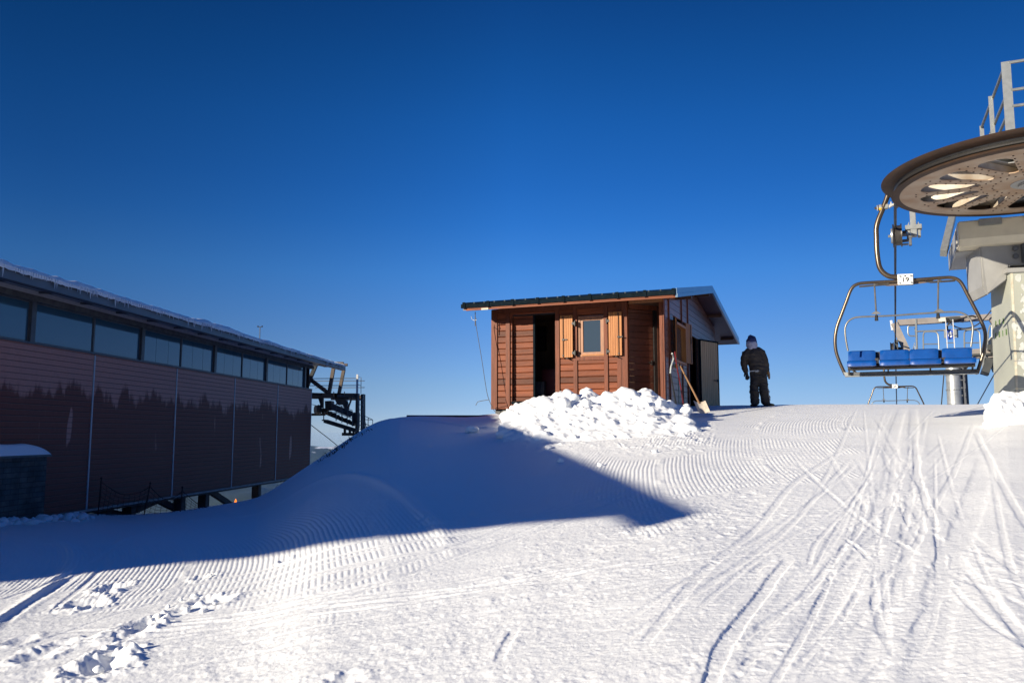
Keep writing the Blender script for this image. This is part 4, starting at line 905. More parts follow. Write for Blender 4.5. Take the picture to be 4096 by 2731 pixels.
# snow on the roof with a ragged edge, and icicles
nl = 520; nn_ = 22; ll = np.linspace(LS - .2, LR - .3, nl); vs = []
for i, l in enumerate(ll):
    for j in range(nn_):
        f = j / (nn_ - 1); n = OV + .06 + .05 * float(fbm(np.array(l * 1.3), np.array(.5), 3, 4)) - f ** 1.6 * 9
        thick = (.19 + .10 * float(fbm(np.array(l * .7), np.array(n * .8), 3, 9)) + .05 * float(fbm(np.array(l * 3), np.array(n * 2), 2, 12))) * min(1, .25 + j * .4) * (1 - .65 * sst(LE - 16, LE + 2, np.array(l)))
        vs.append(bw_(l, n, rz(n) + max(float(thick), .01)))
base = len(vs)
for i, l in enumerate(ll): vs.append(vs[i * nn_] - UP * (.07 + .03 * random.random()))
fs = [(i * nn_ + j, (i + 1) * nn_ + j, (i + 1) * nn_ + j + 1, i * nn_ + j + 1) for i in range(nl - 1) for j in range(nn_ - 1)] + [(base + i, base + i + 1, (i + 1) * nn_, i * nn_) for i in range(nl - 1)]
mb = MB(); mb.add(vs, fs); mb.build('roof_snow', snow_mat('roof_snow_material'), roofb, smooth=True, recalc=False)
mb = MB(); rr = random.Random(3); l = LS
while l < LR - .4:
    h = rr.expovariate(1 / .06) + .02; h = min(h, .34); r = .010 + .012 * h / .2
    p = bw_(l, OV + .05, rz(OV) + .02); mb.tube([p + UP * .03, p - UP * (.02 + h * .45), p - UP * (.03 + h)], [r * 1.3, r * .8, .001], 5); l += rr.uniform(.05, .14)
ic = mb.build('icicle_fringe', mat('ice', (.55, .62, .70), (.42, .5, .6), rough=.15, spec=.8), roofb, smooth=True); ic['kind'] = 'stuff'
# antenna on the roof
p = sh(1040, 1345, BW0 + EN * (-4), EN); q = sh(1040, 1306, BW0 + EN * (-4), EN)
at_ = thing('wind_sensor', 'thin rooftop mast with a small wind sensor on the station building roof', 'mast', Vector((p.x, p.y, rz(-4))))
mb = MB(); mb.tube([Vector((p.x, p.y, rz(-4))), q], .025, 6); mb.build('mast', M_STEEL, at_)
mb = MB(); mb.bar(q - Vector((.12, 0, 0)), q + Vector((.12, 0, 0)), .03, .03); 
for s in (-1, 1): mb.blob(q + Vector((.12 * s, 0, .03)), .05, 1, .0)
mb.build('cups', M_BLACK, at_)
# floor frame, legs and braces under the building
mb = MB(); bbox(mb, (LS, -11.2, zBot - .30), (LE - .2, -1.6, zBot - .076)); bbox(mb, (LS, -1.59, zBot - .16), (LE - .2, -.17, zBot - .077)); mb.build('floor', M_FLOOR, bld)
M_RUST = mat('brown_steel_leg', (.07, .05, .045), (.035, .028, .026), rough=.7, nscale=4)
for sxp in (543, 740, 835, 1042):
    l = bh(sxp, 1980, -.5)[0]
    for n in (-.7, -9.5):
        g = bw_(l, n, 0); mb = MB(); bbox(mb, (l - .16, n - .16, min(gz(g.x, g.y) - .6, zBot - .8)), (l + .16, n + .16, zBot - .16)); mb.build('leg', M_RUST, bld)
for (x0, y0, x1, y1) in ((365, 2032, 492, 2060), (625, 1993, 724, 2043), (852, 1970, 920, 2015), (560, 2028, 610, 2005)):
    mb = MB(); a = sh(x0, y0, BW0 + EN * (-.9), EN); b = sh(x1, y1, BW0 + EN * (-.9), EN); d = (b - a).normalized(); mb.bar(a - d * .3, b + d * 1.0, .16, .22); mb.build('brace', M_RUST, bld)
# stone plinth wall with its snow cap
SN = .35; le = bh(184, 1900, SN)[0]; zt = bh(100, 1828, SN)[1]
M_STONE = bpy.data.materials.new('dark_schist'); M_STONE.use_nodes = True
def stone(m):
    n = m.node_tree; b = n.nodes['Principled BSDF']; tc = n.nodes.new('ShaderNodeTexCoord'); mp = n.nodes.new('ShaderNodeMapping'); mp.vector_type = 'TEXTURE'; mp.inputs['Rotation'].default_value = (0, 0, BR); L(n, tc.outputs['Object'], mp.inputs[0])
    sx = n.nodes.new('ShaderNodeSeparateXYZ'); L(n, mp.outputs[0], sx.inputs[0]); cb = n.nodes.new('ShaderNodeCombineXYZ'); L(n, sx.outputs[0], cb.inputs[0]); L(n, sx.outputs[2], cb.inputs[1])
    br = n.nodes.new('ShaderNodeTexBrick'); L(n, cb.outputs[0], br.inputs[0]); br.inputs['Scale'].default_value = 1; br.inputs['Brick Width'].default_value = .5; br.inputs['Row Height'].default_value = .13; br.inputs['Mortar Size'].default_value = .008; br.inputs['Bias'].default_value = -.2
    br.inputs['Color1'].default_value = (.055, .065, .062, 1); br.inputs['Color2'].default_value = (.12, .105, .085, 1); br.inputs['Mortar'].default_value = (.02, .02, .02, 1); br.offset = .37; br.squash = .6
    no = n.nodes.new('ShaderNodeTexNoise'); no.inputs['Scale'].default_value = 3; no.inputs['Detail'].default_value = 8; L(n, tc.outputs['Object'], no.inputs[0])
    hv = n.nodes.new('ShaderNodeHueSaturation'); mr = n.nodes.new('ShaderNodeMapRange'); mr.inputs[1].default_value = .3; mr.inputs[2].default_value = .7; mr.inputs[3].default_value = .4; mr.inputs[4].default_value = 1.5; L(n, no.outputs[0], mr.inputs[0]); L(n, mr.outputs[0], hv.inputs['Value']); L(n, br.outputs[0], hv.inputs['Color']); L(n, hv.outputs[0], b.inputs['Base Color'])
    b.inputs['Roughness'].default_value = .8; bu = n.nodes.new('ShaderNodeBump'); bu.inputs['Distance'].default_value = .02; L(n, br.outputs['Fac'], bu.inputs['Height']); bu.invert = True; L(n, bu.outputs[0], b.inputs['Normal'])
stone(M_STONE)
sw_ = thing('stone_wall', 'dark stone wall topped with snow at the foot of the maroon building', 'wall', bw_(le - 3, SN, -2.5))
mb = MB(); bbox(mb, (LS, .05, -4.0), (le, SN, zt)); mb.build('masonry', M_STONE, sw_)
mb = MB(); bbox(mb, (LS, .04, zt + .001), (le + .10, SN + .07, zt + .06)); mb.build('coping', mat('slate_coping', (.10, .13, .13), (.06, .08, .08), rough=.6), sw_, bevel=.01)
mb = MB(); nl = 160; nn2 = 12; vs = []
for i in range(nl):
    l = LS + (le + .06 - LS) * i / (nl - 1)
    for j in range(nn2):
        f = j / (nn2 - 1); n = .05 + (SN + .02) * f; e = min(1, (le + .06 - l) / .9); h = (.30 + .03 * math.sin(l * 2.1)) * (max(e, 0) ** .5) * (1 - abs(2 * f - 1) ** 3.5) ** .5
        vs.append(bw_(l, n, zt + .06 + h))
mb.add(vs, [(i * nn2 + j, (i + 1) * nn2 + j, (i + 1) * nn2 + j + 1, i * nn2 + j + 1) for i in range(nl - 1) for j in range(nn2 - 1)]); mb.build('snow_cap', M_HEAP, sw_, smooth=True, recalc=False)
mb = MB(); rr = random.Random(8)
for i in range(130):
    px = rr.uniform(-10, 62); p = ground(max(px, 0), 514); g = bw_(le - rr.uniform(-.9, 5), SN + .25 + abs(rr.gauss(0, .28)), 0)
    clump(mb, (g.x, g.y, gz(g.x, g.y) + rr.uniform(-.02, .08)), rr.uniform(.05, .17), rr, 2)
tag(mb.build('snow_bank', M_HEAP, smooth=True, sharp=80, recalc=False), 'low lumpy bank of snow lying along the foot of the stone wall', 'snow bank')
# ================================================================== SAFETY NET
M_NET = mat('rusty_net', (.06, .018, .015), (.035, .012, .01), rough=.8)
M_POLE = mat('rusty_pole', (.07, .02, .016), (.04, .02, .015), rough=.7)
fn = thing('safety_net', 'sagging rust-red safety net strung between three thin poles below the station building', 'net fence', at(135, 512, 25))
FP = []
for (x0, y0, x1, y1), Yp in (((406, 1910, 392, 2054), 24.2), ((602, 1929, 575, 2062), 24.8), ((730, 1946, 721, 2043), 25.2)):
    a = at(x0 / 4, y0 / 4, Yp); b = at(x1 / 4, y1 / 4, Yp - .05); b = b + (b - a).normalized() * .35; mb = MB(); mb.tube([b, a], .02, 6); mb.blob(a, .035, 1, 0); mb.build('pole', M_POLE, fn); FP.append((a - (a - b).normalized() * .1, b))
e = at(915 / 4, 2016 / 4, 25.4); FP.append((e + UP * .05, e - UP * .25))
mb = MB()
def npt(i, u, v):
    a = FP[i]; b = FP[i + 1]; sag = .30 * 4 * u * (1 - u); top = a[0].lerp(b[0], u) - UP * sag; bot = a[1].lerp(b[1], u); return top.lerp(bot, v) + Vector((0, .06 * math.sin(u * 9 + v * 5), 0))
for i in range(3):
    L_ = (FP[i + 1][0] - FP[i][0]).length; nu = int(L_ / .13)
    for a in range(nu + 1): mb.tube([npt(i, a / nu, v / 5) for v in range(6)], .0055, 3)
    for v in range(10): mb.tube([npt(i, a / 14, v / 9) for a in range(15)], .006 if v else .012, 3)
nm = mb.build('netting', M_NET, fn)
# small orange warning light on the snow
p = at(942 / 4, 2013 / 4, 25.6); b = thing('warning_beacon', 'small glowing orange beacon standing on the snow edge under the building', 'beacon', p)
mb = MB(); mb.tube([p - UP * .3, p + UP * .0], .05, 10, .04); mb.build('base', M_BLACK, b)
mo = bpy.data.materials.new('orange_lens'); mo.use_nodes = True; q = mo.node_tree.nodes['Principled BSDF']; q.inputs['Base Color'].default_value = (.9, .2, .02, 1); q.inputs['Emission Color'].default_value = (1, .22, .02, 1); q.inputs['Emission Strength'].default_value = 1.2
mb = MB(); mb.tube([p + UP * .0, p + UP * .05, p + UP * .10, p + UP * .15], [.035, .038, .025, .01], 10); mb.build('lens', mo, b, smooth=True)
# ================================================================== DRIVE STATION BEYOND THE BUILDING
YM = 47.0
def mc(cx, cy, dy=0.0): return at((1150 + cx / 3.485) / 4, (1400 + cy / 3.485) / 4, YM) * ((YM + dy) / YM) if False else at((1150 + cx / 3.485) / 4, (1400 + cy / 3.485) / 4, YM) + Vector((0, dy, 0))
k_ = YM / F / 4 / 3.485                 # metres per crop pixel
M_OST = mat('weathered_brown_steel', (.16, .12, .085), (.06, .05, .045), rough=.6, nscale=2.5, contrast=.7)
M_DST = mat('dark_green_steel', (.022, .026, .026), (.04, .042, .04), rough=.6, nscale=4)
M_GST = mat('galvanised_steel', (.30, .31, .31), (.19, .20, .20), rough=.45, metal=.5, nscale=8, contrast=.6)
ds = thing('lift_drive_station', 'steel lift machinery with catwalks, ladder and struts beyond the end of the station building', 'lift station', mc(800, 1180))
def mbar(x0, y0, x1, y1, wpx, name, m=M_OST, dep=.2, dy=0.0, twin=None):
    for d in ([dy] if twin is None else [dy, dy + twin]):
        mb = MB(); a, b = mc(x0, y0, d), mc(x1, y1, d); mb.bar(a, b, dep, wpx * k_, Vector((0, 0, 1)) if abs((b - a).normalized().z) < .9 else Vector((1, 0, 0)))
        mb.build(name, m, ds)
def vbar(x0, y0, x1, y1, wpx, name, m=M_OST, dep=.2, dy=0.0, twin=None):
    for d in ([dy] if twin is None else [dy, dy + twin]):
        a, b = mc(x0, y0, d), mc(x1, y1, d); mb = MB(); v = (b - a).normalized(); s_ = v.cross(Vector((0, 1, 0))).normalized() * (wpx * k_ / 2)
        mb.prism([a - s_, a + s_, b + s_, b - s_], Vector((0, dep, 0))); mb.build(name, m, ds)
vbar(60, 600, 475, 615, 45, 'girder', M_DST, .3, 0, 2.6); vbar(60, 655, 475, 662, 22, 'girder', M_OST, .25, .1)
vbar(465, 627, 960, 632, 72, 'girder', M_OST, .3, 0, 2.6)
vbar(400, 190, 262, 520, 46, 'strut', M_DST, .25, -.1); vbar(285, 385, 555, 590, 52, 'strut', M_OST, .25, .1)
vbar(636, 240, 572, 600, 44, 'strut', M_OST, .25, 0); vbar(720, 240, 648, 600, 42, 'strut', M_OST, .25, 1.2)
vbar(640, 170, 760, 172, 40, 'roof_pipe', M_OST, .25, .3); mb = MB(); mb.tube([mc(740, 196, .2), mc(828, 197, .2)], 20 * k_, 10); mb.build('pipe', M_OST, ds)
for y in (392, 490):
    mbar(262, y, 980, y - 4, 9, 'handrail', M_STEEL, .05, 0, 2.2)
vbar(976, 335, 972, 600, 26, 'white_mast', mat('white_mast_paint', (.7, .7, .68), (.45, .45, .43), rough=.5, nscale=20, contrast=.8), .12, -.1)
for pts in (((970, 366), (1026, 376), (1024, 602)), ((1024, 490), (985, 478))):
    mb = MB(); mb.tube([mc(*p) for p in pts], 4.5 * k_, 6); mb.build('handrail', M_STEEL, ds)
vbar(972, 598, 962, 1180, 44, 'column', M_OST, .3, 0); vbar(1032, 605, 1032, 1182, 52, 'column', M_DST, .35, .3)
vbar(990, 600, 985, 1182, 9, 'ladder_rail', M_GST, .06, -.1); vbar(1058, 605, 1050, 1182, 9, 'ladder_rail', M_GST, .06, -.1)
for y in (690, 755, 825, 905, 985, 1040, 1095, 1150):
    mb = MB(); mb.tube([mc(988, y, -.08), mc(1052, y, -.08)], 5 * k_, 5); mb.build('rung', M_GST, ds)
mb = MB(); mb.prism([mc(*p) for p in ((425, 660), (492, 660), (490, 800), (470, 800))], Vector((0, .3, 0))); mb.build('gusset', M_DST, ds)
mb = MB(); mb.prism([mc(*p) for p in ((660, 600), (790, 600), (842, 790), (820, 870), (770, 760), (690, 750), (662, 690))], Vector((0, .5, 0))); mb.build('hanger_plate', M_OST, ds)
mb = MB(); mb.prism([mc(*p, -.06) for p in ((820, 655), (850, 655), (850, 680), (820, 680))], Vector((0, .05, 0))); mb.prism([mc(*p, -.06) for p in ((818, 712), (846, 712), (846, 745), (818, 745))], Vector((0, .05, 0))); mb.build('hanger_slot', M_BLACK, ds)
vbar(915, 615, 815, 890, 18, 'hanger_arm', M_OST, .15, -.1)
for x in (652, 800):
    vbar(x, 572, x, 640, 9, 'bolt', mat('brass_bolt', (.6, .38, .2), (.4, .25, .12), rough=.4, metal=.5), .08, -.15)
vbar(700, 635, 800, 635, 40, 'bracket', M_STEEL, .2, -.2)
vbar(528, 770, 612, 765, 130, 'motor_housing', M_DST, .9, -.1)
vbar(605, 775, 890, 890, 85, 'sheave_beam', M_STEEL, .3, -.1); vbar(910, 865, 935, 1010, 50, 'beam_end', M_DST, .3, 0)
vbar(540, 870, 925, 1030, 50, 'lower_beam', M_DST, .35, .1)
for i, (x, y, r) in enumerate(((395, 822, 60), (435, 820, 66), (500, 840, 38), (545, 865, 32), (590, 880, 34), (640, 900, 32), (695, 925, 32), (745, 950, 32), (800, 970, 32), (850, 990, 30), (900, 1010, 28))):
    c = mc(x, y, .1); mb = MB(); ax = Vector((.82, .57, 0)) if i < 2 else Vector((.45, .89, 0)); w_ = .12
    mb.lathe([(.02, -w_ / 2), (r * k_, -w_ / 2), (r * k_ * .9, 0), (r * k_, w_ / 2), (.02, w_ / 2)], c, ax, 18); mb.build('sheave', M_DST if i % 3 else M_OST, ds)
vbar(510, 972, 560, 985, 14, 'catwalk', M_DST, .5, -.6); vbar(550, 985, 985, 1120, 46, 'catwalk', M_DST, .9, -.8)
for x, y0, y1 in ((718, 745, 985), (797, 782, 1010), (870, 820, 1040), (940, 850, 1060), (548, 900, 985)): vbar(x, y0, x, y1, 11, 'rail_post', M_STEEL, .05, -.8)
for pts in (((718, 748), (945, 842)), ((718, 868), (945, 955)), ((560, 860), (718, 868))):
    mb = MB(); mb.tube([mc(*p, -.8) for p in pts], 5 * k_, 6); mb.build('handrail', M_STEEL, ds)
vbar(772, 1165, 985, 1168, 42, 'lower_deck', M_DST, .6, -.3)
for x, a, b in ((795, 1050, 1150), (865, 1080, 1150), (915, 1080, 1150)): vbar(x, a, x, b, 28 if x < 900 else 20, 'deck_hanger', M_OST if x > 900 else M_DST, .2, 0)
vbar(1055, 1105, 1180, 1145, 34, 'end_deck', M_STEEL, .6, 0)
for pts in (((1062, 905), (1188, 965), (1184, 1140)), ((1065, 1012), (1184, 1062)), ((1125, 935), (1122, 1120)), ((1068, 962), (1188, 966)), ((1066, 900), (1105, 1110)), ((1005, 870), (1002, 1080)), ((1056, 1062), (1184, 1064))):
    mb = MB(); mb.tube([mc(*p, 0) for p in pts], 5 * k_, 6); mb.build('handrail', M_STEEL, ds)
vbar(150, 890, 500, 888, 34, 'pipe', M_OST, .14, .4)
vbar(955, 1182, 950, 1500, 60, 'support_leg', M_DST, .6, 1.0)
mb = MB(); mb.tube([mc(100, 862, .2), mc(320, 1040, .2), mc(560, 1224, .2), mc(760, 1388, .2)], 5.5 * k_, 6); tag(mb.build('stay_cable', M_BLACK), 'dark stay cable slanting down from the station end to the snow ridge', 'cable')
mb = MB(); mb.tube([mc(250, 728, .1), mc(405, 768, .1)], 4 * k_, 6); mb.build('haul_rope', M_BLACK, ds)
print('BLD', LE, zWB, zBot, zF1, zF0, LR, zWT, cols, joints)
# ================================================================== CHAIRLIFT: top station, chairs, line tower
LD = Vector((.418, .908, 0)).normalized(); LP = Vector((LD.y, -LD.x, 0))
WC = Vector((7.537, 11.575, 0))         # centre of the bullwheel
CH0 = Vector((5.99, 13.10, 0)); 
LM = Matrix(((LP.x, LD.x, 0, WC.x), (LP.y, LD.y, 0, WC.y), (0, 0, 1, 0), (0, 0, 0, 1)))
def lw(p, d, z): return LM @ Vector((p, d, z))
def lbox(mb, a, b): return mb.box(a, b, LM)
M_RUSTW = mat('rusted_wheel_plate', (.42, .35, .27), (.27, .15, .075), rough=.6, nscale=3.2, contrast=.5, metal=.0, detail=8, bump=.002)
M_RUSTR = mat('rusted_rim', (.065, .034, .019), (.03, .02, .015), rough=.6, nscale=6, contrast=.6, metal=.0, spec=.3)
M_GALV = mat('galvanised_railing', (.33, .34, .33), (.20, .21, .205), rough=.42, metal=.55, nscale=16, contrast=.7)
M_CREAM = mat('cream_paint', (.62, .56, .42), (.50, .45, .34), rough=.5, nscale=5, contrast=.5, bump=.001)
M_GREYP = mat('grey_worn_paint', (.34, .34, .33), (.20, .195, .185), rough=.5, nscale=2.2, contrast=.7, detail=9)
M_ROPE = mat('steel_rope', (.075, .07, .065), (.03, .03, .03), rough=.4, metal=.6, nscale=60, contrast=.9)
M_TUBE = mat('bronze_brown_tube', (.135, .105, .075), (.07, .052, .038), rough=.28, metal=.65, nscale=4, contrast=.5)
M_TUBEG = mat('grey_thin_tube', (.24, .235, .22), (.12, .12, .115), rough=.35, metal=.5, nscale=6, contrast=.5)
M_BLUE = mat('blue_vinyl', (.001, .060, .27), (.001, .045, .21), rough=.42, nscale=5, bump=.006, bscale=7, spec=.4)
M_DRKB = mat('dark_brown_bar', (.028, .024, .021), (.05, .045, .04), rough=.4, metal=.3, nscale=8)
M_WHT = mat('white_plate', (.72, .72, .70), (.55, .55, .53), rough=.45, nscale=9)
M_INK = mat('black_ink', (.01, .01, .01), (.01, .01, .01), rough=.6)
def text_mesh(txt, size, M, m, name, parent=None, ext=.002, squash=1.0, bold=0):
    cu = bpy.data.curves.new(name, 'FONT'); cu.body = txt; cu.size = size; cu.extrude = ext; cu.align_x = 'CENTER'; cu.align_y = 'CENTER'; cu.offset = bold
    o = bpy.data.objects.new(name, cu); COL.objects.link(o); bpy.context.view_layer.update()
    me = bpy.data.meshes.new_from_object(o.evaluated_get(bpy.context.evaluated_depsgraph_get())); COL.objects.unlink(o); bpy.data.objects.remove(o)
    mb = MB(); mb.add([M @ Vector((v.co.x * squash, v.co.y, v.co.z)) for v in me.vertices], [tuple(p.vertices) for p in me.polygons])
    return mb.build(name, m, parent, recalc=False)
# ---- bullwheel
RW = 1.865; ZL = 3.62
st = thing('chairlift_top_station', 'chairlift top station with big rusty return wheel, cream housing and grey steel pillar', 'lift station', lw(.6, .8, gz(8.3, 12.2)))
zr = 3.70
mb = MB(); mb.lathe([(RW - .10, zr - .11), (RW - .01, zr - .115), (RW + .015, zr - .10), (RW - .05, zr - .06), (RW - .07, zr - .035), (RW - .07, zr), (RW - .03, zr + .03), (RW + .05, zr + .045), (RW + .12, zr + .065), (RW + .15, zr + .09), (RW + .14, zr + .097), (RW - .02, zr + .075), (RW - .10, zr + .065)], WC, UP, 120)
wheel = mb.build('bullwheel', M_RUSTR, st, smooth=True, sharp=50)
mb = MB(); mb.lathe([(RW - .075, zr - .05), (RW - .052, zr - .05), (RW - .060, zr - .02), (RW - .026, zr + .034), (RW - .05, zr + .04)], WC, UP, 96); mb.build('rubber_liner', M_BLACK, wheel, smooth=True)
# web plate with triangular openings: spokes, inner ring, hub
def web(z0, z1, m, name):
    mb = MB(); NS = 14; r0, r1, r2, r3 = .20, .62, 1.42, RW - .098
    for k in range(NS):                 # sector by sector: outer ring and two radial ribs round an opening
        a0 = 2 * math.pi * k / NS; seg = 8
        def P(r, a, z): return Vector((WC.x + r * math.cos(a), WC.y + r * math.sin(a), z))
        da = 2 * math.pi / NS; hwid = .095
        def edge(r, side): return hwid / r if side == 0 else da - hwid / r
        # opening outline (rounded triangle): points on inner tip and outer arc
        inner_r, outer_r = .70, 1.50
        ol = []
        e0i, e1i = edge(inner_r, 0), edge(inner_r, 1); e0o, e1o = edge(outer_r, 0), edge(outer_r, 1)
        for i in range(3): ol.append((inner_r + (.03 if i != 1 else 0), e0i + (e1i - e0i) * i / 2))
        for i in range(9):
            f = i / 8; ro = outer_r - .13 * (abs(2 * f - 1) ** 4); ol.append((ro, e1o + (e0o - e1o) * f))
        outer = []
        # outer boundary of the sector, same number of points
        for (r, a) in ol[:3]: outer.append((r0, a / (da) * da))
        outer[0] = (r0, 0); outer[1] = (r0, da / 2); outer[2] = (r0, da)
        for i in range(9): outer.append((r3, da * (1 - i / 8)))
        n = len(ol)
        for z, fl in ((z0, 0), (z1, 1)): pass
        vo = len(mb.v); 
        for z in (z0, z1):
            for r, a in ol: mb.v.append(tuple(P(r, a0 + a, z)))
            for r, a in outer: mb.v.append(tuple(P(r, a0 + a, z)))
        for i in range(n):
            j = (i + 1) % n
            mb.f.append((vo + i, vo + j, vo + n + j, vo + n + i)); mb.f.append((vo + 2 * n + n + i, vo + 2 * n + n + j, vo + 2 * n + j, vo + 2 * n + i))
            mb.f.append((vo + i, vo + 2 * n + i, vo + 2 * n + j, vo + j))
    return mb.build(name, m, wheel, recalc=False)
web(zr - .105, zr - .09, M_RUSTW, 'web_plate'); web(zr + .045, zr + .058, M_GREYP, 'upper_web_plate')
mb = MB(); mb.lathe([(.0, zr - .15), (.20, zr - .15), (.20, zr - .112), (.30, zr - .112), (.30, zr + .2), (0, zr + .2)], WC, UP, 32); mb.build('hub', M_GREYP, wheel)
mb = MB()                               # spokes between the plates, standing steel
for k in range(14):
    a = 2 * math.pi * k / 14; c = Vector((math.cos(a), math.sin(a), 0)); mb.bar(WC + c * .28 + UP * (zr - .022), WC + c * 1.75 + UP * (zr - .022), .05, .125)
mb.build('spokes', mat('pale_spoke', (.55, .50, .42), (.38, .3, .22), rough=.5, nscale=4), wheel)
mb = MB()
for k in range(14):
    for i in range(8):
        for s in (-.062, .062):
            a = 2 * math.pi * k / 14; r = .52 + i * .145; p = Vector((WC.x + r * math.cos(a) - s * math.sin(a), WC.y + r * math.sin(a) + s * math.cos(a), zr - .112)); 
            if (i + k) % 1 == 0: mb.tube([p, p + UP * .006], .014, 6)
o = mb.build('rivets', M_RUSTR, wheel); o['kind'] = 'stuff'
# haul rope: round the near half of the wheel, both strands down the line
ZR = zr - .025; RR_ = RW - .045; pts = []
zE1 = at(891, 343, 29.0).z
def strand(sign):
    out = []
    for d in (.2, 3, 8, 14, 17.8): out.append(lw(sign * RR_, d, ZR + (zE1 - ZR) * (d / 17.8) - .0))
    return out
left = strand(-1); right = strand(1); ext = []
for d in (26, 40, 70, 110): ext.append((d, zE1 - (d - 17.8) * .10 - .0006 * (d - 17.8) ** 2))
arc = [lw(RR_ * math.cos(a), RR_ * math.sin(a), ZR) for a in [math.pi + math.pi * i / 60 for i in range(61)]]
mb = MB(); mb.tube([lw(-RR_, d, z) for d, z in ext[::-1]] + left[::-1] + arc + right + [lw(RR_, d, z) for d, z in ext], .024, 8)
tag(mb.build('haul_rope', M_ROPE, smooth=True), 'steel haul rope running round the big wheel and away down the lift line', 'rope')
# ---- housing behind and under the wheel
LM = Matrix.Scale(1.12, 4) @ LM
zb = 2.80
mb = MB(); mb.prism([lw(-.99, .20, zb + .10), lw(-.99, .26, zb), lw(-.99, .20 + 2.0, zb), lw(-.99, 2.48, zb + .3), lw(-.99, 2.48, 3.175), lw(-.99, .20, 3.175)], LP * 1.98); 
mb.build('housing', M_CREAM, st, bevel=.02)
mb = MB(); lbox(mb, (-1.0, .62, zb - .012), (1.0, 2.18, zb - .002)); lbox(mb, (-1.005, .5, zb + .02), (-.991, 2.4, 3.1)); mb.build('housing_plate', M_GREYP, st)
for (p, d) in ((-.62, .55), (-.42, .55), (-.62, 1.85), (-.42, 1.85), (.42, .55), (.62, .55)):
    mb = MB(); c = lw(p, d, zb); mb.tube([c + UP * .0 - UP * .012, c - UP * .06], .036, 6); mb.tube([c - UP * .06, c - UP * .085], .02, 8); mb.build('bolt', M_GALV, st)
for p0, p1 in ((-.72, -.42), (-.12, .12)):
    mb = MB(); lbox(mb, (p0, .12, 3.07), (p1, .197, 3.17)); mb.build('lug', M_GALV if p0 < -.3 else M_STEEL, st, bevel=.008)
mb = MB()
for p, d0 in ((-.44, .02), (-.12, .02)): pass
a = at(952.5, 216, 15.6); b = at(943.5, 253, 15.3); mb = MB(); mb.bar(a, b, .20, .12, LP); mb.build('cable_tray', M_GALV, st, bevel=.006)
# lower block and pillar (turned a little on the line's axis)
PA = R(-13.0); K0 = at(4052 / 4, 1400 / 4, 12.05); K0.z = 0
ca, sa = math.cos(PA), math.sin(PA)
PD = Vector((LD.x * ca + LD.y * -sa * -1, 0, 0))
PD = Matrix.Rotation(R(11), 3, 'Z') @ LD; PP = Vector((PD.y, -PD.x, 0))
PM = Matrix.Scale(1.12, 4) @ Matrix(((PP.x, PD.x, 0, K0.x), (PP.y, PD.y, 0, K0.y), (0, 0, 1, 0), (0, 0, 0, 1)))
def pbox(mb, a, b): return mb.box(a, b, PM)
def pw(p, d, z): return PM @ Vector((p, d, z))
gp = gz(K0.x, K0.y) / 1.12 - .5; zpt = at(4045 / 4, 1085 / 4, 12.05).z
mb = MB(); tp = .05
mb.add([pw(-.03, 0, gp), pw(1.25, 0, gp), pw(1.25, .95, gp), pw(-.03, .95, gp), pw(.03, 0, zpt), pw(1.2, 0, zpt), pw(1.2, .9, zpt), pw(.03, .9, zpt)], [(0, 1, 2, 3), (4, 5, 6, 7), (0, 1, 5, 4), (1, 2, 6, 5), (2, 3, 7, 6), (3, 0, 4, 7)])
M_PIL = mat('patched_grey_green_paint', (.36, .37, .31), (.27, .275, .24), rough=.5, nscale=1.6, contrast=.5, detail=9, bump=.0015)
pillar = mb.build('pillar', M_PIL, st, bevel=.006)
mb = MB(); mb.prism([pw(-.012, -.004, gp), pw(.012, -.004, gp), pw(.068, -.004, zpt), pw(.036, -.004, zpt)], PD * .012); mb.build('corner_seam', mat('pale_seam', (.55, .52, .42), (.42, .36, .26), rough=.6, nscale=12), pillar)
for z in (1.98 - .35, .95 + .1):
    mb = MB(); mb.prism([pw(.0, -.006, z), pw(1.2, -.006, z), pw(1.2, -.006, z + .012), pw(.0, -.006, z + .012)], PD * .006); mb.build('weld_seam', M_GREYP, pillar)
rr = random.Random(2)
def splash(cx, cz, w, h, name, m, face='front', n=22):
    mb = MB()
    for _ in range(n):
        p, z = cx + rr.gauss(0, w / 2), cz + rr.gauss(0, h / 2); r = rr.uniform(.012, .045); k = 9; off = .0015 + .0004 * (_ % 9)
        ol = [(p + r * rr.uniform(.6, 1.3) * math.cos(6.283 * i / k), z + r * rr.uniform(.8, 1.9) * math.sin(6.283 * i / k)) for i in range(k)]
        # lay on the leaning face
        if face == 'front': vs = [pw(a, -.002 - off, b) for a, b in ol]; ex = -PD * .0006
        else: vs = [pw(-.03 + .06 * (b - gp) / (zpt - gp) - .002 - off, a, b) for a, b in ol]; ex = -PP * .0006
        mb.prism(vs, ex)
    return mb.build(name, m, pillar)
M_WP = mat('white_primer_patch', (.52, .53, .50), (.42, .43, .40), rough=.5, nscale=9)
splash(.20, 1.95, .07, .30, 'primer_patch', M_WP); splash(.17, 1.55, .12, .10, 'primer_patch', M_WP); splash(.12, 1.12, .06, .18, 'primer_patch', M_WP, n=14)
M_GPEN = mat('green_marker_ink', (.05, .13, .035), (.09, .13, .06), rough=.6)
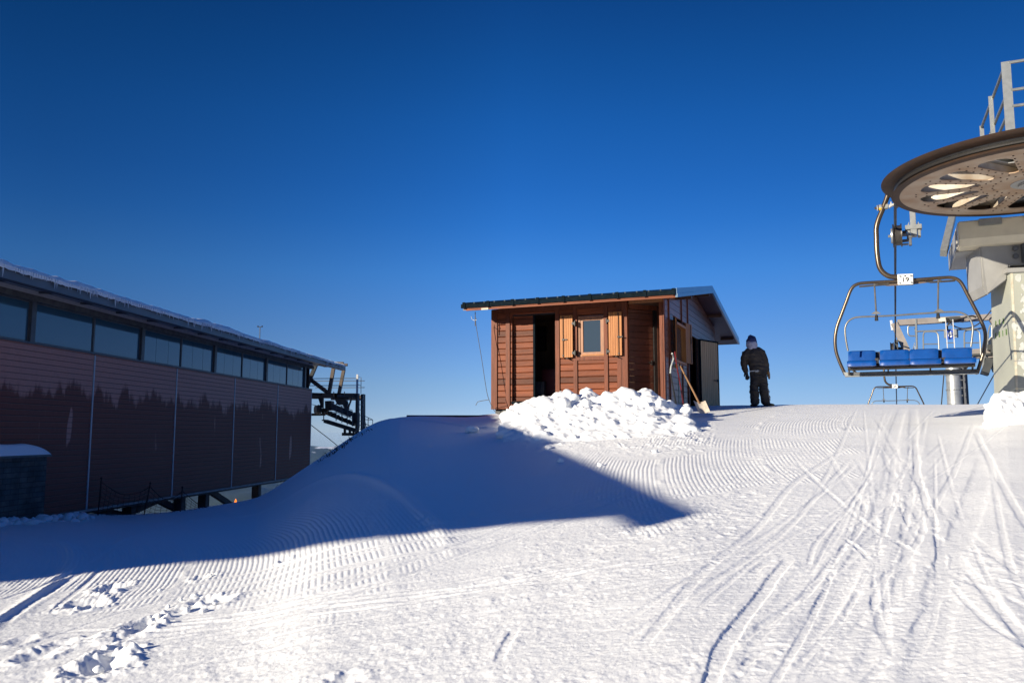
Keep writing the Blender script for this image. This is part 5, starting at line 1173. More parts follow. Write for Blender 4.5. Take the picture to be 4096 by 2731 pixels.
# faded green stencilled marks on the left face (three letters over three)
def stroke(seq, d0, z0, sz, mb):
    for (x0, y0, x1, y1) in seq:
        def q(x, y): d = d0 - x * sz * .55; z = z0 + y * sz; return pw(-.03 + .06 * (z - gp) / (zpt - gp) - .004, d, z)
        mb.bar(q(x0, y0), q(x1, y1), .003, .014, PP)
GL = {'R': [(0, 0, 0, 1), (0, 1, .7, .9), (.7, .9, .7, .55), (.7, .55, 0, .5), (.2, .5, .8, 0)], 'S': [(.7, 1, .1, .85), (.1, .85, .1, .55), (.1, .55, .7, .45), (.7, .45, .7, .1), (.7, .1, 0, 0)], 'A': [(0, 0, .4, 1), (.4, 1, .8, 0), (.15, .4, .65, .4)], 'O': [(0, .1, 0, .9), (0, .9, .7, 1), (.7, 1, .7, .1), (.7, .1, 0, .1)], 'C': [(.7, 1, 0, .85), (0, .85, 0, .1), (0, .1, .7, 0)], 'I': [(.3, 0, .3, 1)], 'T': [(.35, 0, .35, 1), (0, 1, .75, 1)], 'H': [(0, 0, 0, 1), (.7, 0, .7, 1), (0, .5, .7, .5)]}
mb = MB()
for i, c in enumerate('ROA'): stroke(GL[c], .72 - i * .17, at(3990 / 4, 1296 / 4, 12.5).z, .085, mb)
for i, c in enumerate('COIH'): stroke(GL[c], .74 - i * .16, at(3990 / 4, 1345 / 4, 12.5).z, .09, mb)
mb.build('stencil_marks', M_GPEN, pillar)
# shoulder block between pillar and housing
mb = MB(); mb.prism([pw(-.32, .1, 2.82), pw(-.32, .1, 2.20), pw(-.26, .12, 2.06), pw(.02, .12, 2.28), pw(.06, .1, 2.5), pw(1.3, .1, 2.5), pw(1.3, .1, 2.82)], PD * .85); mb.build('shoulder_block', M_GREYP, st, bevel=.02)
mb = MB(); pbox(mb, (-.02, -.03, zpt - .02), (1.25, .93, zpt + .05)); mb.build('pillar_cap', M_GREYP, st, bevel=.006)
mb = MB()
for (p, z) in ((.14, 2.62), (.14, 2.74), (.3, 2.66)): c = pw(p, .08, z); mb.tube([c, c - PD * .06], .045, 8)
pbox(mb, (.22, -.03, 2.52), (.5, .09, 2.8)); mb.build('service_box', M_STEEL, st, bevel=.008)
mb = MB(); mb.tube([lw(.55, .05, 2.95), lw(.55, -.02, 2.2), pw(.35, -.04, 2.3), pw(.36, -.03, .3)], .012, 6); mb.build('conduit', M_DRKB, st)
# walkway and railings above the wheel
zd = 4.02
LM = Matrix.Scale(1 / 1.12, 4) @ LM
mb = MB(); lbox(mb, (.2, 2.05, 3.5), (.9, 2.6, zd - .06)); mb.build('deck_post', M_GREYP, st)
mb = MB(); lbox(mb, (-.62, -.6, zd - .06), (1.6, 2.9, zd)); mb.build('walkway', M_GALV, st)
posts = [(-.62, -.55, 4.93), (-.62, .72, 4.9), (-.62, 2.05, 4.88)]
pp0 = at(1006, 61, 10.5); 
RP = [at(1005.5, 61, 10.5), at(990.5, 97, 11.63), at(981.5, 125.5, 12.8)]
ztop_ = sum(p.z for p in RP) / 3
RP = [Vector((p.x, p.y, ztop_)) for p in RP]
for i, p in enumerate(RP):
    mb = MB(); M = Matrix.Translation(p) @ Matrix.Rotation(math.atan2(LP.y, LP.x), 4, 'Z'); w_ = .055 if i == 0 else .03
    mb.box((-w_, -.012, -.95), (w_, .0, 0), M); mb.box((w_ - .012, .0, -.95), (w_, .06, 0), M); mb.build('rail_post', M_GALV, st)
p = RP[1] + LD * .25; mb = MB(); mb.tube([p - UP * .48, p - UP * .95], .022, 8); mb.build('rail_post', M_GALV, st)
for h in (.02, .42, .68):
    mb = MB(); mb.tube([RP[0] + LD * .04 - UP * h, RP[2] + LD * .02 - UP * h], .022, 8); mb.build('handrail', M_GALV, st)
for h in (.02, .40, .62):
    mb = MB(); mb.tube([RP[0] + LP * .03 - UP * h, RP[0] + LP * 2.2 - UP * h], .022, 8); mb.build('handrail', M_GALV, st)
mb = MB(); p = RP[0] + LP * 2.2; mb.box((-.05, -.012, -.95), (.05, 0, 0), Matrix.Translation(p)); mb.build('rail_post', M_GALV, st)
for d in (-.55, 2.85):
    mb = MB(); mb.bar(lw(-.9, d * .3 + .6, 3.95), lw(.9, d * .3 + .6, 3.95), .1, .12); mb.build('cross_member', M_GALV, st)
# guide sheave hanging beside the rope, on its bracket
def cpt(cx, cy, off=0.0):               # crop coordinates of the close view, on the plane of the chair
    q = sh(3300 + cx / 3.484, 750 + cy / 3.484, CH0 + LD * off, LD); return q
o_ = 1.6
gs = st
c = cpt(1008, 665, o_); mb = MB(); r = (cpt(1008, 505, o_) - c).length
mb.lathe([(.03, -.07), (r, -.075), (r * .98, -.055), (r * .86, -.05), (r * .86, .05), (r * .98, .055), (r, .075), (.03, .07)], c, LP, 36); gw = mb.build('guide_sheave', M_DRKB, gs, smooth=True, sharp=30)
mb = MB(); mb.lathe([(.02, -.105), (r * .62, -.105), (r * .66, -.078), (.02, -.078)], c, LP, 24); mb.tube([c - LP * .15, c + LP * .12], .025, 8); mb.build('hub_cap', M_GALV, gw)
def cb(x0, y0, x1, y1, name, m, d0=-.06, d1=.10, off=o_, bev=.006):
    a, b = cpt(x0, y0, off), cpt(x1, y1, off); mb = MB(); v = [Vector((a.x, a.y, a.z)), Vector((b.x, b.y, a.z)), Vector((b.x, b.y, b.z)), Vector((a.x, a.y, b.z))]; mb.prism([q + LD * d0 for q in v], LD * (d1 - d0)); return mb.build(name, m, gs, bevel=bev)
cb(1173, 250, 1270, 530, 'hanger', M_GALV, -.05, .09); cb(1115, 535, 1350, 575, 'hanger_plate', M_GALV, -.08, .12); cb(1190, 578, 1285, 672, 'bearing_block', M_GALV, -.07, .1); cb(1143, 596, 1190, 660, 'bearing', M_GALV, -.04, .06); cb(1287, 590, 1338, 685, 'bearing', M_GALV, -.04, .06)
cb(1062, 640, 1145, 672, 'axle', M_GALV, -.03, .03); cb(1075, 605, 1140, 640, 'clamp', M_DRKB, -.05, .05); cb(1140, 672, 1215, 705, 'arm', M_STEEL, -.05, .05); cb(1165, 705, 1212, 800, 'arm', M_STEEL, -.04, .06); cb(1060, 725, 1165, 750, 'bar', M_STEEL, -.03, .03); cb(1060, 780, 1165, 796, 'bar', M_GALV, -.02, .02)
mb = MB(); v = [cpt(*q, o_) for q in ((1140, 535), (1172, 470), (1172, 535))]; mb.prism(v, LD * .02); v = [cpt(*q, o_) for q in ((1240, 535), (1240, 460), (1275, 515), (1300, 470), (1330, 535))]; mb.prism(v, LD * .02); mb.build('gusset', M_GALV, gs)
# ================================================================== CHAIRS
def q2(cx, cy, off=0.0): return sh(3300 + cx / 2.24, 950 + cy / 2.24, CH0 + LD * off, LD)
def make_chair():
    ch = thing('chairlift_chair', 'four-seat lift chair with blue padded seats hanging at the top station, its plate reading 19', 'lift chair', q2(740, 1240), 'chairs hanging on the lift rope')
    # outer frame tube
    def tb(name, pts, r, m, off=0.0, n=10, parent=ch, k=6):
        mb = MB(); P = [q2(x, y, off if not isinstance(off, (list, tuple)) else off[i]) for i, (x, y) in enumerate(pts)]
        mb.tube(smoothpts(P, k), r, n); return mb.build(name, m, parent, smooth=True, sharp=60)
    tb('frame', [(700, 385), (500, 396), (360, 404), (300, 412), (255, 435), (225, 480), (195, 560), (150, 680), (108, 795), (91, 900), (98, 1010), (130, 1110), (182, 1225)], .027, M_TUBE)
    tb('frame', [(740, 380), (900, 369), (1060, 357), (1130, 356), (1185, 372), (1225, 410), (1265, 485), (1320, 590), (1385, 715), (1428, 820), (1437, 900), (1425, 1000), (1398, 1100), (1362, 1215)], .027, M_TUBE)
    tb('hanger', [(690, 350), (620, 350), (570, 342), (520, 310), (490, 265), (475, 200), (464, 100), (461, 0), (460, -85), (478, -160), (508, -235), (545, -330), (566, -395)], .041, M_TUBE)
    # grip on the rope
    def blk(name, pts, m, d, off=0.0, parent=ch, bev=.004):
        mb = MB(); mb.prism([q2(x, y, off - d / 2) for x, y in pts], LD * d); return mb.build(name, m, parent, bevel=bev)
    g = [cpt(x, y) for x, y in ((825, 300), (850, 235), (888, 235), (880, 290))]
    mb = MB(); mb.prism([p - LD * .05 for p in g], LD * .1); grip = mb.build('grip', M_GALV, ch, bevel=.006)
    mb = MB(); mb.tube([cpt(690, 287), cpt(722, 281)], .02, 8); mb.tube([cpt(795, 272), cpt(830, 266)], .04, 10); mb.build('grip_shaft', M_TUBE, grip)
    mb = MB(); mb.tube([cpt(722, 283), cpt(737, 281)], .048, 12); mb.tube([cpt(752, 279), cpt(790, 273)], .052, 12); mb.build('grip_cup', mat('pale_grip_metal', (.62, .62, .6), (.4, .4, .4), rough=.3, metal=.6), grip)
    mb = MB(); mb.tube([cpt(737, 281), cpt(752, 279)], .046, 12); mb.build('rubber_ring', M_BLACK, grip)
    mb = MB(); mb.tube([cpt(752, 297) - LD * .02, cpt(787, 294) - LD * .02], .032, 10); mb.build('yellow_mark', mat('yellow_marking', (.75, .42, .02), (.6, .3, .02), rough=.4), grip)
    mb = MB(); mb.prism([q - LD * .04 for q in (cpt(888, 250), cpt(905, 238), cpt(915, 200), cpt(922, 200), cpt(930, 232), cpt(968, 218), cpt(985, 232), cpt(960, 248), cpt(925, 262), cpt(890, 290))], LD * .08); mb.build('jaw', mat('bright_jaw', (.8, .8, .78), (.55, .55, .53), rough=.3, metal=.5), grip)
    mb = MB(); a = cpt(1002, 236); mb.prism([q - LD * .035 for q in (cpt(985, 228), cpt(1020, 228), cpt(1025, 262), cpt(985, 262))], LD * .16); mb.build('rope_clamp', M_TUBE, grip, bevel=.01)
    # number plate
    pl = blk('number_plate', [(648, 326), (788, 321), (790, 414), (652, 420)], M_WHT, .02, -.09)
    blk('plate_backing', [(655, 330), (792, 325), (794, 412), (660, 416)], M_GALV, .13, -.01, pl)
    c = q2(712, 382, -.103); M = Matrix.Translation(c) @ Matrix(((LP.x, 0, -LD.x, 0), (LP.y, 0, -LD.y, 0), (0, 1, 0, 0), (0, 0, 0, 1))) @ Matrix.Rotation(.03, 4, 'Z')
    stk = blk('sticker', [(677, 366), (751, 362), (753, 408), (679, 412)], mat('white_sticker', (.85, .85, .83), (.8, .8, .78), rough=.5), .003, -.1015, pl, 0)
    blk('grey_patch', [(714, 386), (745, 384), (747, 407), (716, 409)], mat('grey_sticker', (.42, .45, .5), (.5, .5, .52), rough=.5), .002, -.1042, pl, 0)
    num = text_mesh('19', .098, M @ Matrix.Translation((.012, .008, .004)), M_INK, 'digits', pl, .001, 1.15, .0015)
    for x, y in ((671, 343), (718, 340), (768, 338), (672, 404), (771, 398)):
        mb = MB(); a = q2(x, y, -.1); mb.tube([a, a - LD * (.004 if x == 718 else .022)], .014, 6); mb.build('bolt', M_BLACK if x == 718 else M_GALV, pl)
    # ribs under the top tube
    blk('gusset', [(440, 410), (640, 380), (800, 372), (1000, 366), (940, 398), (800, 416), (640, 428), (560, 432)], mat('brown_gusset', (.12, .085, .06), (.08, .055, .04), rough=.45, nscale=5), .012, .03)
    for pts in (((306, 428), (575, 405), (575, 420), (306, 441)), ((890, 390), (1168, 374), (1168, 388), (950, 402))): blk('foot_bar', pts, M_DRKB, .05, -.1)
    # safety bar, raised, in front of the frame plane, with hangers
    tb('safety_bar', [(206, 1012), (190, 930), (181, 860), (182, 800), (205, 752), (250, 720), (310, 708), (440, 703), (620, 695), (800, 682), (1010, 668), (1120, 663), (1190, 664), (1245, 680), (1290, 712), (1315, 760), (1325, 810), (1318, 890), (1308, 975)], .0145, M_TUBEG, -.30)
    for (x0, y0, x1, y1) in ((443, 420, 460, 722), (1015, 388, 1012, 702)):
        mb = MB(); mb.tube([q2(x0, y0, -.12), q2(x1, y1 - 25, -.30)], .014, 8); hgr = mb.build('bar_hanger', M_TUBEG, ch, smooth=True)
        mb = MB(); mb.tube([q2(x1, y1 - 30, -.31), q2(x1 + 2, y1 + 20, -.31)], [.022, .03], 8); mb.build('rubber_stop', M_BLACK, hgr)
        mb = MB(); mb.prism([q - LD * .312 for q in (q2(x1 - 45, y1 - 18), q2(x1 - 12, y1 - 40), q2(x1 + 12, y1 - 42), q2(x1 + 45, y1 - 22), q2(x1, y1 - 16))], LD * .012); mb.build('web', M_TUBEG, hgr)
        mb = MB(); mb.tube([q2(x0 - 3, y0, -.13), q2(x0 + 24, y0, -.10)], .022, 8); mb.build('pivot', M_TUBEG, hgr)
    # seat: lengths along LP measured on the plane of the frame
    S0 = q2(197, 1150); zx = lambda x: (q2(x, 1100) - q2(197, 1100)).dot(LP)
    tl = (q2(1355, 1115).z - q2(197, 1150).z) / zx(1355) * .0
    def sp(x, d, y):                    # point at crop x,y pushed back by d on the same image line is not wanted: true offset
        return q2(x, y) + LD * d
    xs = [(208, 452, 197, 458), (492, 752, 490, 762), (756, 1015, 763, 1042), (1047, 1318, 1070, 1357)]
    ym = lambda x, y: y - (x - 200) * .030
    for (a, b, c_, d_) in xs:
        def pad(x0, x1, prof, name):
            mb = MB(); n = 12; m_ = len(prof); vs = []
            for i in range(n + 1):
                u = i / n; x = x0 + (x1 - x0) * u; e = 1 - .14 * abs(2 * u - 1) ** 14; cy = sum(p[1] for p in prof) / m_; cd_ = sum(p[0] for p in prof) / m_
                for (dd, yy) in prof: vs.append(q2(x, ym(x, cy + (yy - cy) * e), cd_ + (dd - cd_) * e))
            fs = [(i * m_ + j, i * m_ + (j + 1) % m_, (i + 1) * m_ + (j + 1) % m_, (i + 1) * m_ + j) for i in range(n) for j in range(m_)] + [tuple(range(m_)), tuple(range(n * m_ + m_ - 1, n * m_ - 1, -1))]
            mb.add(vs, fs); return mb.build(name, M_BLUE, ch, smooth=True, sharp=50)
        pad(a, b, [(.0, 1020), (.05, 1014), (.10, 1018), (.10, 1060), (.06, 1112), (-.02, 1114), (-.06, 1104), (-.03, 1060)], 'backrest')
        pad(c_, d_, [(-.50, 1122), (-.47, 1106), (-.42, 1101), (-.05, 1110), (.0, 1130), (-.3, 1152), (-.46, 1158), (-.50, 1150)], 'seat')
    mb = MB(); mb.prism([q2(450, ym(450, 1024)) + LD * .09, q2(1052, ym(1052, 1024)) + LD * .09, q2(1052, ym(1052, 1100)) + LD * .05, q2(450, ym(450, 1100)) + LD * .05], LD * .02); mb.build('back_panel', M_DRKB, ch)
    for x in (468, 1052): 
        mb = MB(); mb.bar(q2(x, 1112 - (x - 460) * .01) - LD * .4, q2(x, 1112 - (x - 460) * .01) + LD * .06, .05, .06); mb.build('seat_bearer', M_DRKB, ch)
    tb('seat_rail', [(205, 1170), (780, 1152), (1345, 1134)], .036, M_DRKB, -.30, k=2)
    tb('seat_rail', [(205, 1150), (780, 1136), (1345, 1118)], .030, M_DRKB, -.02, k=2)
    blk('cross_bar', [(176, 1204), (1376, 1172), (1376, 1204), (176, 1238)], M_STEEL, .05, .0)
    tb('lower_tube', [(180, 1240), (780, 1227), (1370, 1212)], .014, M_GALV, -.03, k=2)
    for x in (215, 566, 945, 1325): 
        t_ = -(x - 200) * .028; blk('bracket', [(x - 8, 1160 + t_), (x + 8, 1160 + t_), (x + 6, 1222 + t_), (x - 6, 1222 + t_)], M_DRKB, .12, -.05)
    blk('end_plate', [(163, 1202), (208, 1203), (212, 1240), (186, 1246)], M_GALV, .08, 0); blk('end_plate', [(1345, 1176), (1384, 1174), (1368, 1222), (1342, 1218)], M_TUBE, .08, 0)
    tb('foot_rest_tube', [(250, 1185), (270, 1200), (285, 1215)], .018, M_TUBEG, .12, k=2); tb('foot_rest_tube', [(1245, 1176), (1268, 1160), (1275, 1150)], .018, M_TUBEG, .12, k=2)
    return ch
chair = make_chair()
def copy_tree(o, parent=None, skip=()):
    if o.name.split('.')[0] in skip: return None
    c = o.copy(); COL.objects.link(c); c.parent = parent; ORG[c.name] = ORG.get(o.name, Vector()).copy()
    for k in list(o.children): copy_tree(k, c, skip)
    return c
ch2 = copy_tree(chair, None, ('digits', 'grey_patch'))
ropez = lambda d: ZR + (zE1 - ZR) * d / 17.8
d1 = (CH0 - WC).dot(LD)
d2 = 23.0
zc2 = zE1 - (d2 - 17.8) * .10 - .0006 * (d2 - 17.8) ** 2
tgt = at(3580 / 4, 1542 / 4, 34.0); src = q2(718, 370)
ch2.location = chair.location + (tgt - src)
ch2['label'] = 'smaller far chair numbered 20, mostly hidden below the snow crest down the lift line'
pl2 = [k for k in ch2.children if k.name.startswith('number_plate')][0]
cc = q2(716, 384, -.105) ; M = Matrix.Translation(cc) @ Matrix(((LP.x, 0, -LD.x, 0), (LP.y, 0, -LD.y, 0), (0, 1, 0, 0), (0, 0, 0, 1)))
t20 = text_mesh('20', .098, M @ Matrix.Translation((0, .006, .004)), M_INK, 'digits', pl2 if False else None, .001, 1.15, .0015)
t20.parent = pl2; t20.location = t20.location - ORG['chairlift_chair']
# ================================================================== LINE TOWER down the lift line
YT = 29.0; TP0 = at(891, 343, YT); TP0.z = 0
def tq(sx_p, sy_p, off=0.0): return sh(sx_p, sy_p, TP0 + LD * off, LD)
tw = thing('lift_line_tower', 'round steel lift tower with crossarm, ladder and maintenance rails beyond the snow crest', 'lift tower', tq(3820, 1612))
M_BEIGE = mat('beige_grey_beam', (.24, .21, .19), (.18, .16, .145), rough=.5, nscale=4)
def tbar(x0, y0, x1, y1, w, name, m=M_BEIGE, dep=.25, off=0.0, parent=tw):
    a, b = tq(x0, y0, off), tq(x1, y1, off); v = (b - a).normalized(); s_ = v.cross(LD).normalized() * (w * YT / F / 4 / 2 * 1.0)
    mb = MB(); mb.prism([a - s_, a + s_, b + s_, b - s_], LD * dep); return mb.build(name, m, parent)
def ttube(pts, r, name, m=M_GALV, off=0.0, k=1):
    mb = MB(); P = [tq(x, y, off) for x, y in pts]; mb.tube(smoothpts(P, k) if k > 1 else P, r, 8); return mb.build(name, m, tw, smooth=True)
a, b = tq(3812, 1470), tq(3822, 1612); b = Vector((a.x, a.y, -3)); mb = MB(); mb.tube([b, a], [.27, .235], 20); mb.build('pole', mat('galvanised_pole', (.42, .43, .43), (.3, .31, .31), rough=.4, metal=.5, nscale=6), tw, smooth=True)
for y in (1452, 1500, 1560): 
    mb = MB(); c = tq(3812, y); c = Vector((a.x, a.y, c.z)); mb.tube([c, c + UP * .04], .265, 20); mb.build('flange', M_GALV, tw)
tbar(3590, 1288, 3968, 1265, 23, 'arch_beam', off=.0); tbar(3576, 1290, 3632, 1410, 26, 'arch_leg', off=-.05); tbar(3968, 1265, 4040, 1385, 26, 'arch_leg', off=-.05)
tbar(3600, 1426, 4080, 1404, 36, 'crossarm', off=.1, dep=.35); tbar(3886, 1418, 3976, 1413, 8, 'crossarm_shade_strip', M_DST, off=-.02)  # dark strip put in as the shade line along the crossarm
tbar(3564, 1280, 3569, 1318, 8, 'end_lamp', M_WHT, .1)
tbar(3755, 1277, 3782, 1276, 14, 'junction_box', mat('cream_box', (.72, .66, .5), (.6, .55, .42), rough=.5), .12, -.3); tbar(3783, 1276, 3842, 1272, 18, 'cable_clutter', M_DST, .12, -.2)
ttube([(3664, 1274), (3668, 1400)], .035, 'rail_post'); ttube([(3660, 1310), (3670, 1400)], .02, 'rail_post', off=.4)
ttube([(3664, 1302), (3642, 1301), (3634, 1304), (3632, 1310), (3632, 1330), (3636, 1339), (3645, 1342), (3667, 1342)], .022, 'gate_loop', k=2)
ttube([(3668, 1324), (3778, 1319), (3930, 1312)], .028, 'handrail')
ttube([(3694, 1395), (3693, 1345), (3696, 1330), (3706, 1325), (3738, 1325), (3749, 1332), (3753, 1345), (3756, 1395)], .026, 'safety_hoop', k=3); ttube([(3694, 1375), (3753, 1374)], .02, 'rail')
ttube([(3858, 1390), (3857, 1338), (3861, 1324), (3872, 1319), (3900, 1318), (3914, 1324), (3919, 1338), (3923, 1418)], .026, 'safety_hoop', k=3); ttube([(3858, 1370), (3918, 1369)], .02, 'rail')
ttube([(3925, 1410), (3935, 1358), (3932, 1420)], .022, 'rail'); ttube([(3950, 1400), (3953, 1330), (3962, 1298), (3968, 1312), (3969, 1390)], .026, 'safety_hoop', k=2); ttube([(3952, 1362), (3966, 1345)], .02, 'rail')
ttube([(3652, 1400), (3658, 1368), (3662, 1400)], .02, 'rail')
# ladder, two stiles and rungs, down the tower
def lad(x): return None
for dx in (0, 29):
    mb = MB(); a = tq(3782 + dx, 1276, -.35); b = tq(3790 + dx, 1400, -.35); mb.bar(a, b, .03, .035, LD); mb.build('ladder_stile', mat('white_ladder', (.5, .5, .5), (.4, .4, .4), rough=.4), tw)
for y in (1300, 1332, 1370): 
    mb = MB(); mb.tube([tq(3784, y, -.35), tq(3816, y - 1, -.35)], .018, 6); mb.build('rung', M_GALV, tw)
for x0, x1, nm in ((3836, 3840, 0), (3852, 3856, 1)):
    mb = MB(); a = tq(x0, 1470, -.1); mb.bar(a, Vector((a.x, a.y, -2)), .045, .045, LD); mb.build('ladder_stile', M_WHT if nm == 0 else M_STEEL, tw)
mb = MB(); a = tq(3846, 1470, .1); mb.bar(a + UP * .1, Vector((a.x, a.y, -2)), .32, .12, LD); mb.build('cable_duct', M_STEEL, tw)
for y in (1486, 1518, 1549, 1580): 
    mb = MB(); mb.tube([tq(3800, y, -.12), tq(3852, y, -.12)], .02, 6); mb.build('rung', M_GALV, tw)
# blue number board
tbar(3776, 1333, 3833, 1331, 34, 'sign_backing', M_GALV, .05, -.15)
bd = tbar(3788, 1337, 3812, 1336, 36, 'sign_board', mat('blue_sign_paint', (.02, .07, .36), (.02, .06, .3), rough=.4), .02, -.20)
c = tq(3800, 1337, -.205); Mx = Matrix.Translation(c) @ Matrix(((LP.x, 0, -LD.x, 0), (LP.y, 0, -LD.y, 0), (0, 1, 0, 0), (0, 0, 0, 1)))
text_mesh('6', .26, Mx, mat('white_sign_ink', (.85, .85, .85), (.8, .8, .8), rough=.5), 'digit', bd, .003, 1, .008)
# cables looping off the arch
mb = MB(); mb.tube(smoothpts([tq(x, y, -.25) for x, y in ((3788, 1272), (3808, 1296), (3830, 1308), (3860, 1312), (3900, 1302), (3935, 1275), (3968, 1236), (3990, 1215))], 5), .022, 6); mb.tube(smoothpts([tq(x, y, -.3) for x, y in ((3812, 1280), (3850, 1271), (3886, 1262), (3905, 1268))], 4), .03, 6); mb.tube(smoothpts([tq(x, y, -.2) for x, y in ((3838, 1276), (3845, 1286), (3856, 1286), (3864, 1278))], 4), .012, 5); mb.tube(smoothpts([tq(x, y, -.25) for x, y in ((3800, 1290), (3790, 1300), (3790, 1320))], 4), .03, 6)
mb.build('cable', M_DRKB, tw)
# sheave assemblies at both arm ends
for (x, y, s) in ((3569, 1395, 1), (3990, 1385, -1)):
    for k, dx in enumerate((0, .6)):
        c = tq(x, y + 2, dx - .2); mb = MB(); mb.lathe([(.02, -.06), (.26, -.06), (.22, 0), (.26, .06), (.02, .06)], c, LP, 24); mb.build('sheave', M_DRKB, tw, smooth=True, sharp=30)
    tbar(x + s * 16, y - 38, x + s * 16, y + 25, 14, 'sheave_arm', M_DST, .9, -.3); tbar(x + s * 22, y + 2, x + s * 40, y + 2, 22, 'sheave_block', M_DST, .4, -.1)
tbar(3962, 1430, 3940, 1495, 26, 'end_catwalk', M_DST, .5, -.3); tbar(3965, 1420, 3990, 1480, 24, 'end_catwalk', M_DST, .5, .2); ttube([(3936, 1430), (3930, 1490)], .03, 'rail'); ttube([(3942, 1418), (3930, 1460), (3942, 1495)], .02, 'rail')
mb = MB(); mb.tube([tq(3776, 1490, .2), tq(3766, 1612, .2), tq(3762, 1700, .2)], .02, 6); mb.build('stay', M_DRKB, tw)
# ================================================================== PERSON on the crest
PO = at(757.5, 404.5, 20.3); PO.z = gz(PO.x, PO.y)
PXm = Vector((1, 0, 0)); 
def skin(name, verts, edges, parent, m, sub=2, root=0, post=None):
    me = bpy.data.meshes.new(name); me.from_pydata([Vector(v[:3]) for v in verts], edges, []); o = bpy.data.objects.new(name, me); COL.objects.link(o)
    sm = o.modifiers.new('s', 'SKIN'); sm.use_smooth_shade = True
    lay = me.skin_vertices[0] if len(me.skin_vertices) else None
    if lay is None:
        bm = bmesh.new(); bm.from_mesh(me); bm.verts.layers.skin.verify(); bm.to_mesh(me); bm.free(); lay = me.skin_vertices[0]
    for i, v in enumerate(verts):
        r = v[3]; lay.data[i].radius = r if isinstance(r, tuple) else (r, r); lay.data[i].use_root = (i == root)
    sb = o.modifiers.new('b', 'SUBSURF'); sb.levels = sub; sb.render_levels = sub
    bpy.context.view_layer.update(); dg = bpy.context.evaluated_depsgraph_get(); me2 = bpy.data.meshes.new_from_object(o.evaluated_get(dg)); bpy.data.objects.remove(o)
    if post:
        a = np.array([v.co[:] for v in me2.vertices]); a = post(a); me2.vertices.foreach_set('co', a.reshape(-1).astype(np.float32))
    me2.polygons.foreach_set('use_smooth', [True] * len(me2.polygons)); me2.materials.clear(); me2.materials.append(m); me2.name = name
    ob = bpy.data.objects.new(name, me2); COL.objects.link(ob)
    if parent is not None: ob.parent = parent; ORG[ob.name] = ORG[parent.name].copy()
    return ob
man = thing('person', 'person in black jacket and trousers with blue hood and ochre gloves, seen from behind', 'person', PO)
M_JK = mat('black_jacket_cloth', (.060, .047, .038), (.028, .023, .020), rough=.62, nscale=7, bump=.02, bscale=9, spec=.3)
M_TR = mat('black_trouser_cloth', (.045, .040, .038), (.024, .021, .020), rough=.7, nscale=7, bump=.02, bscale=8, spec=.25)
M_HOOD = mat('navy_hood', (.035, .05, .15), (.02, .03, .10), rough=.8, nscale=9, bump=.01)
M_SKIN = mat('skin', (.50, .30, .21), (.42, .24, .17), rough=.5)
def wr(amp, fr, seed):                  # cloth folds
    def f(a):
        c = a.mean(0); n = fbm(a[:, 0] * fr + a[:, 1] * fr * .7 + seed, a[:, 2] * fr * 1.3 - a[:, 1] * fr * .5, 3, seed); d = a.copy(); d[:, 2] = 0; d = d - np.array([c[0], c[1], 0]); l = np.linalg.norm(d, axis=1, keepdims=True) + 1e-6
        return a + d / l * (n * amp)[:, None]
    return f
# x to the right of the picture, y away, z up; origin between the feet
J = {}
def blend(name, parts, m, vox=.014, smooth=7, fold=None):
    """parts: chains of (x, y, z, rx, ry); rings blended into one continuous skin"""
    mb = MB()
    for ch_ in parts:
        P = [Vector(c[:3]) for c in ch_]; n = 20; vs = []; rows = []
        for i, c in enumerate(ch_):
            d = (P[min(i + 1, len(P) - 1)] - P[max(i - 1, 0)]).normalized(); x = Vector((1, 0, 0)); x = (x - d * x.dot(d)).normalized(); y = d.cross(x)
            if i == 0: rings = [(-.7, .6), (-.35, .9), (0, 1)]
            elif i == len(P) - 1: rings = [(0, 1), (.35, .9), (.7, .6)]
            else: rings = [(0, 1)]
            for o, k in rings:
                for j in range(n):
                    t = 2 * math.pi * j / n; vs.append(P[i] + d * (o * min(c[3], c[4])) + x * math.cos(t) * c[3] * k + y * math.sin(t) * c[4] * k)
        R_ = len(vs) // n; fs = [(i * n + j, i * n + (j + 1) % n, (i + 1) * n + (j + 1) % n, (i + 1) * n + j) for i in range(R_ - 1) for j in range(n)] + [tuple(range(n)), tuple(range(R_ * n - 1, R_ * n - n - 1, -1))]
        mb.add(vs, fs)
    o = mb.build(name + '_raw', m, None, org=(0, 0, 0)); r = o.modifiers.new('r', 'REMESH'); r.mode = 'VOXEL'; r.voxel_size = vox; q = o.modifiers.new('s', 'SMOOTH'); q.iterations = smooth; q.factor = .5
    bpy.context.view_layer.update(); me = bpy.data.meshes.new_from_object(o.evaluated_get(bpy.context.evaluated_depsgraph_get())); bpy.data.objects.remove(o)
    if fold: a_ = np.array([v.co[:] for v in me.vertices]); N_ = np.array([v.normal[:] for v in me.vertices]); me.vertices.foreach_set('co', fold(a_, N_).reshape(-1).astype(np.float32))
    me.polygons.foreach_set('use_smooth', [True] * len(me.polygons)); me.materials.clear(); me.materials.append(m); me.name = name
    ob = bpy.data.objects.new(name, me); COL.objects.link(ob); ob.parent = man; ORG[ob.name] = ORG[man.name].copy(); return ob
def folds(amp, fx, fz, seed, dirx=0.0):
    def f(a, n):
        w_ = fbm(a[:, 0] * fx + a[:, 2] * dirx + seed, a[:, 2] * fz + a[:, 1] * fx * .6, 3, seed); w_ = np.abs(w_) * -1.6 + .35; return a + n * (w_ * amp)[:, None]
    return f
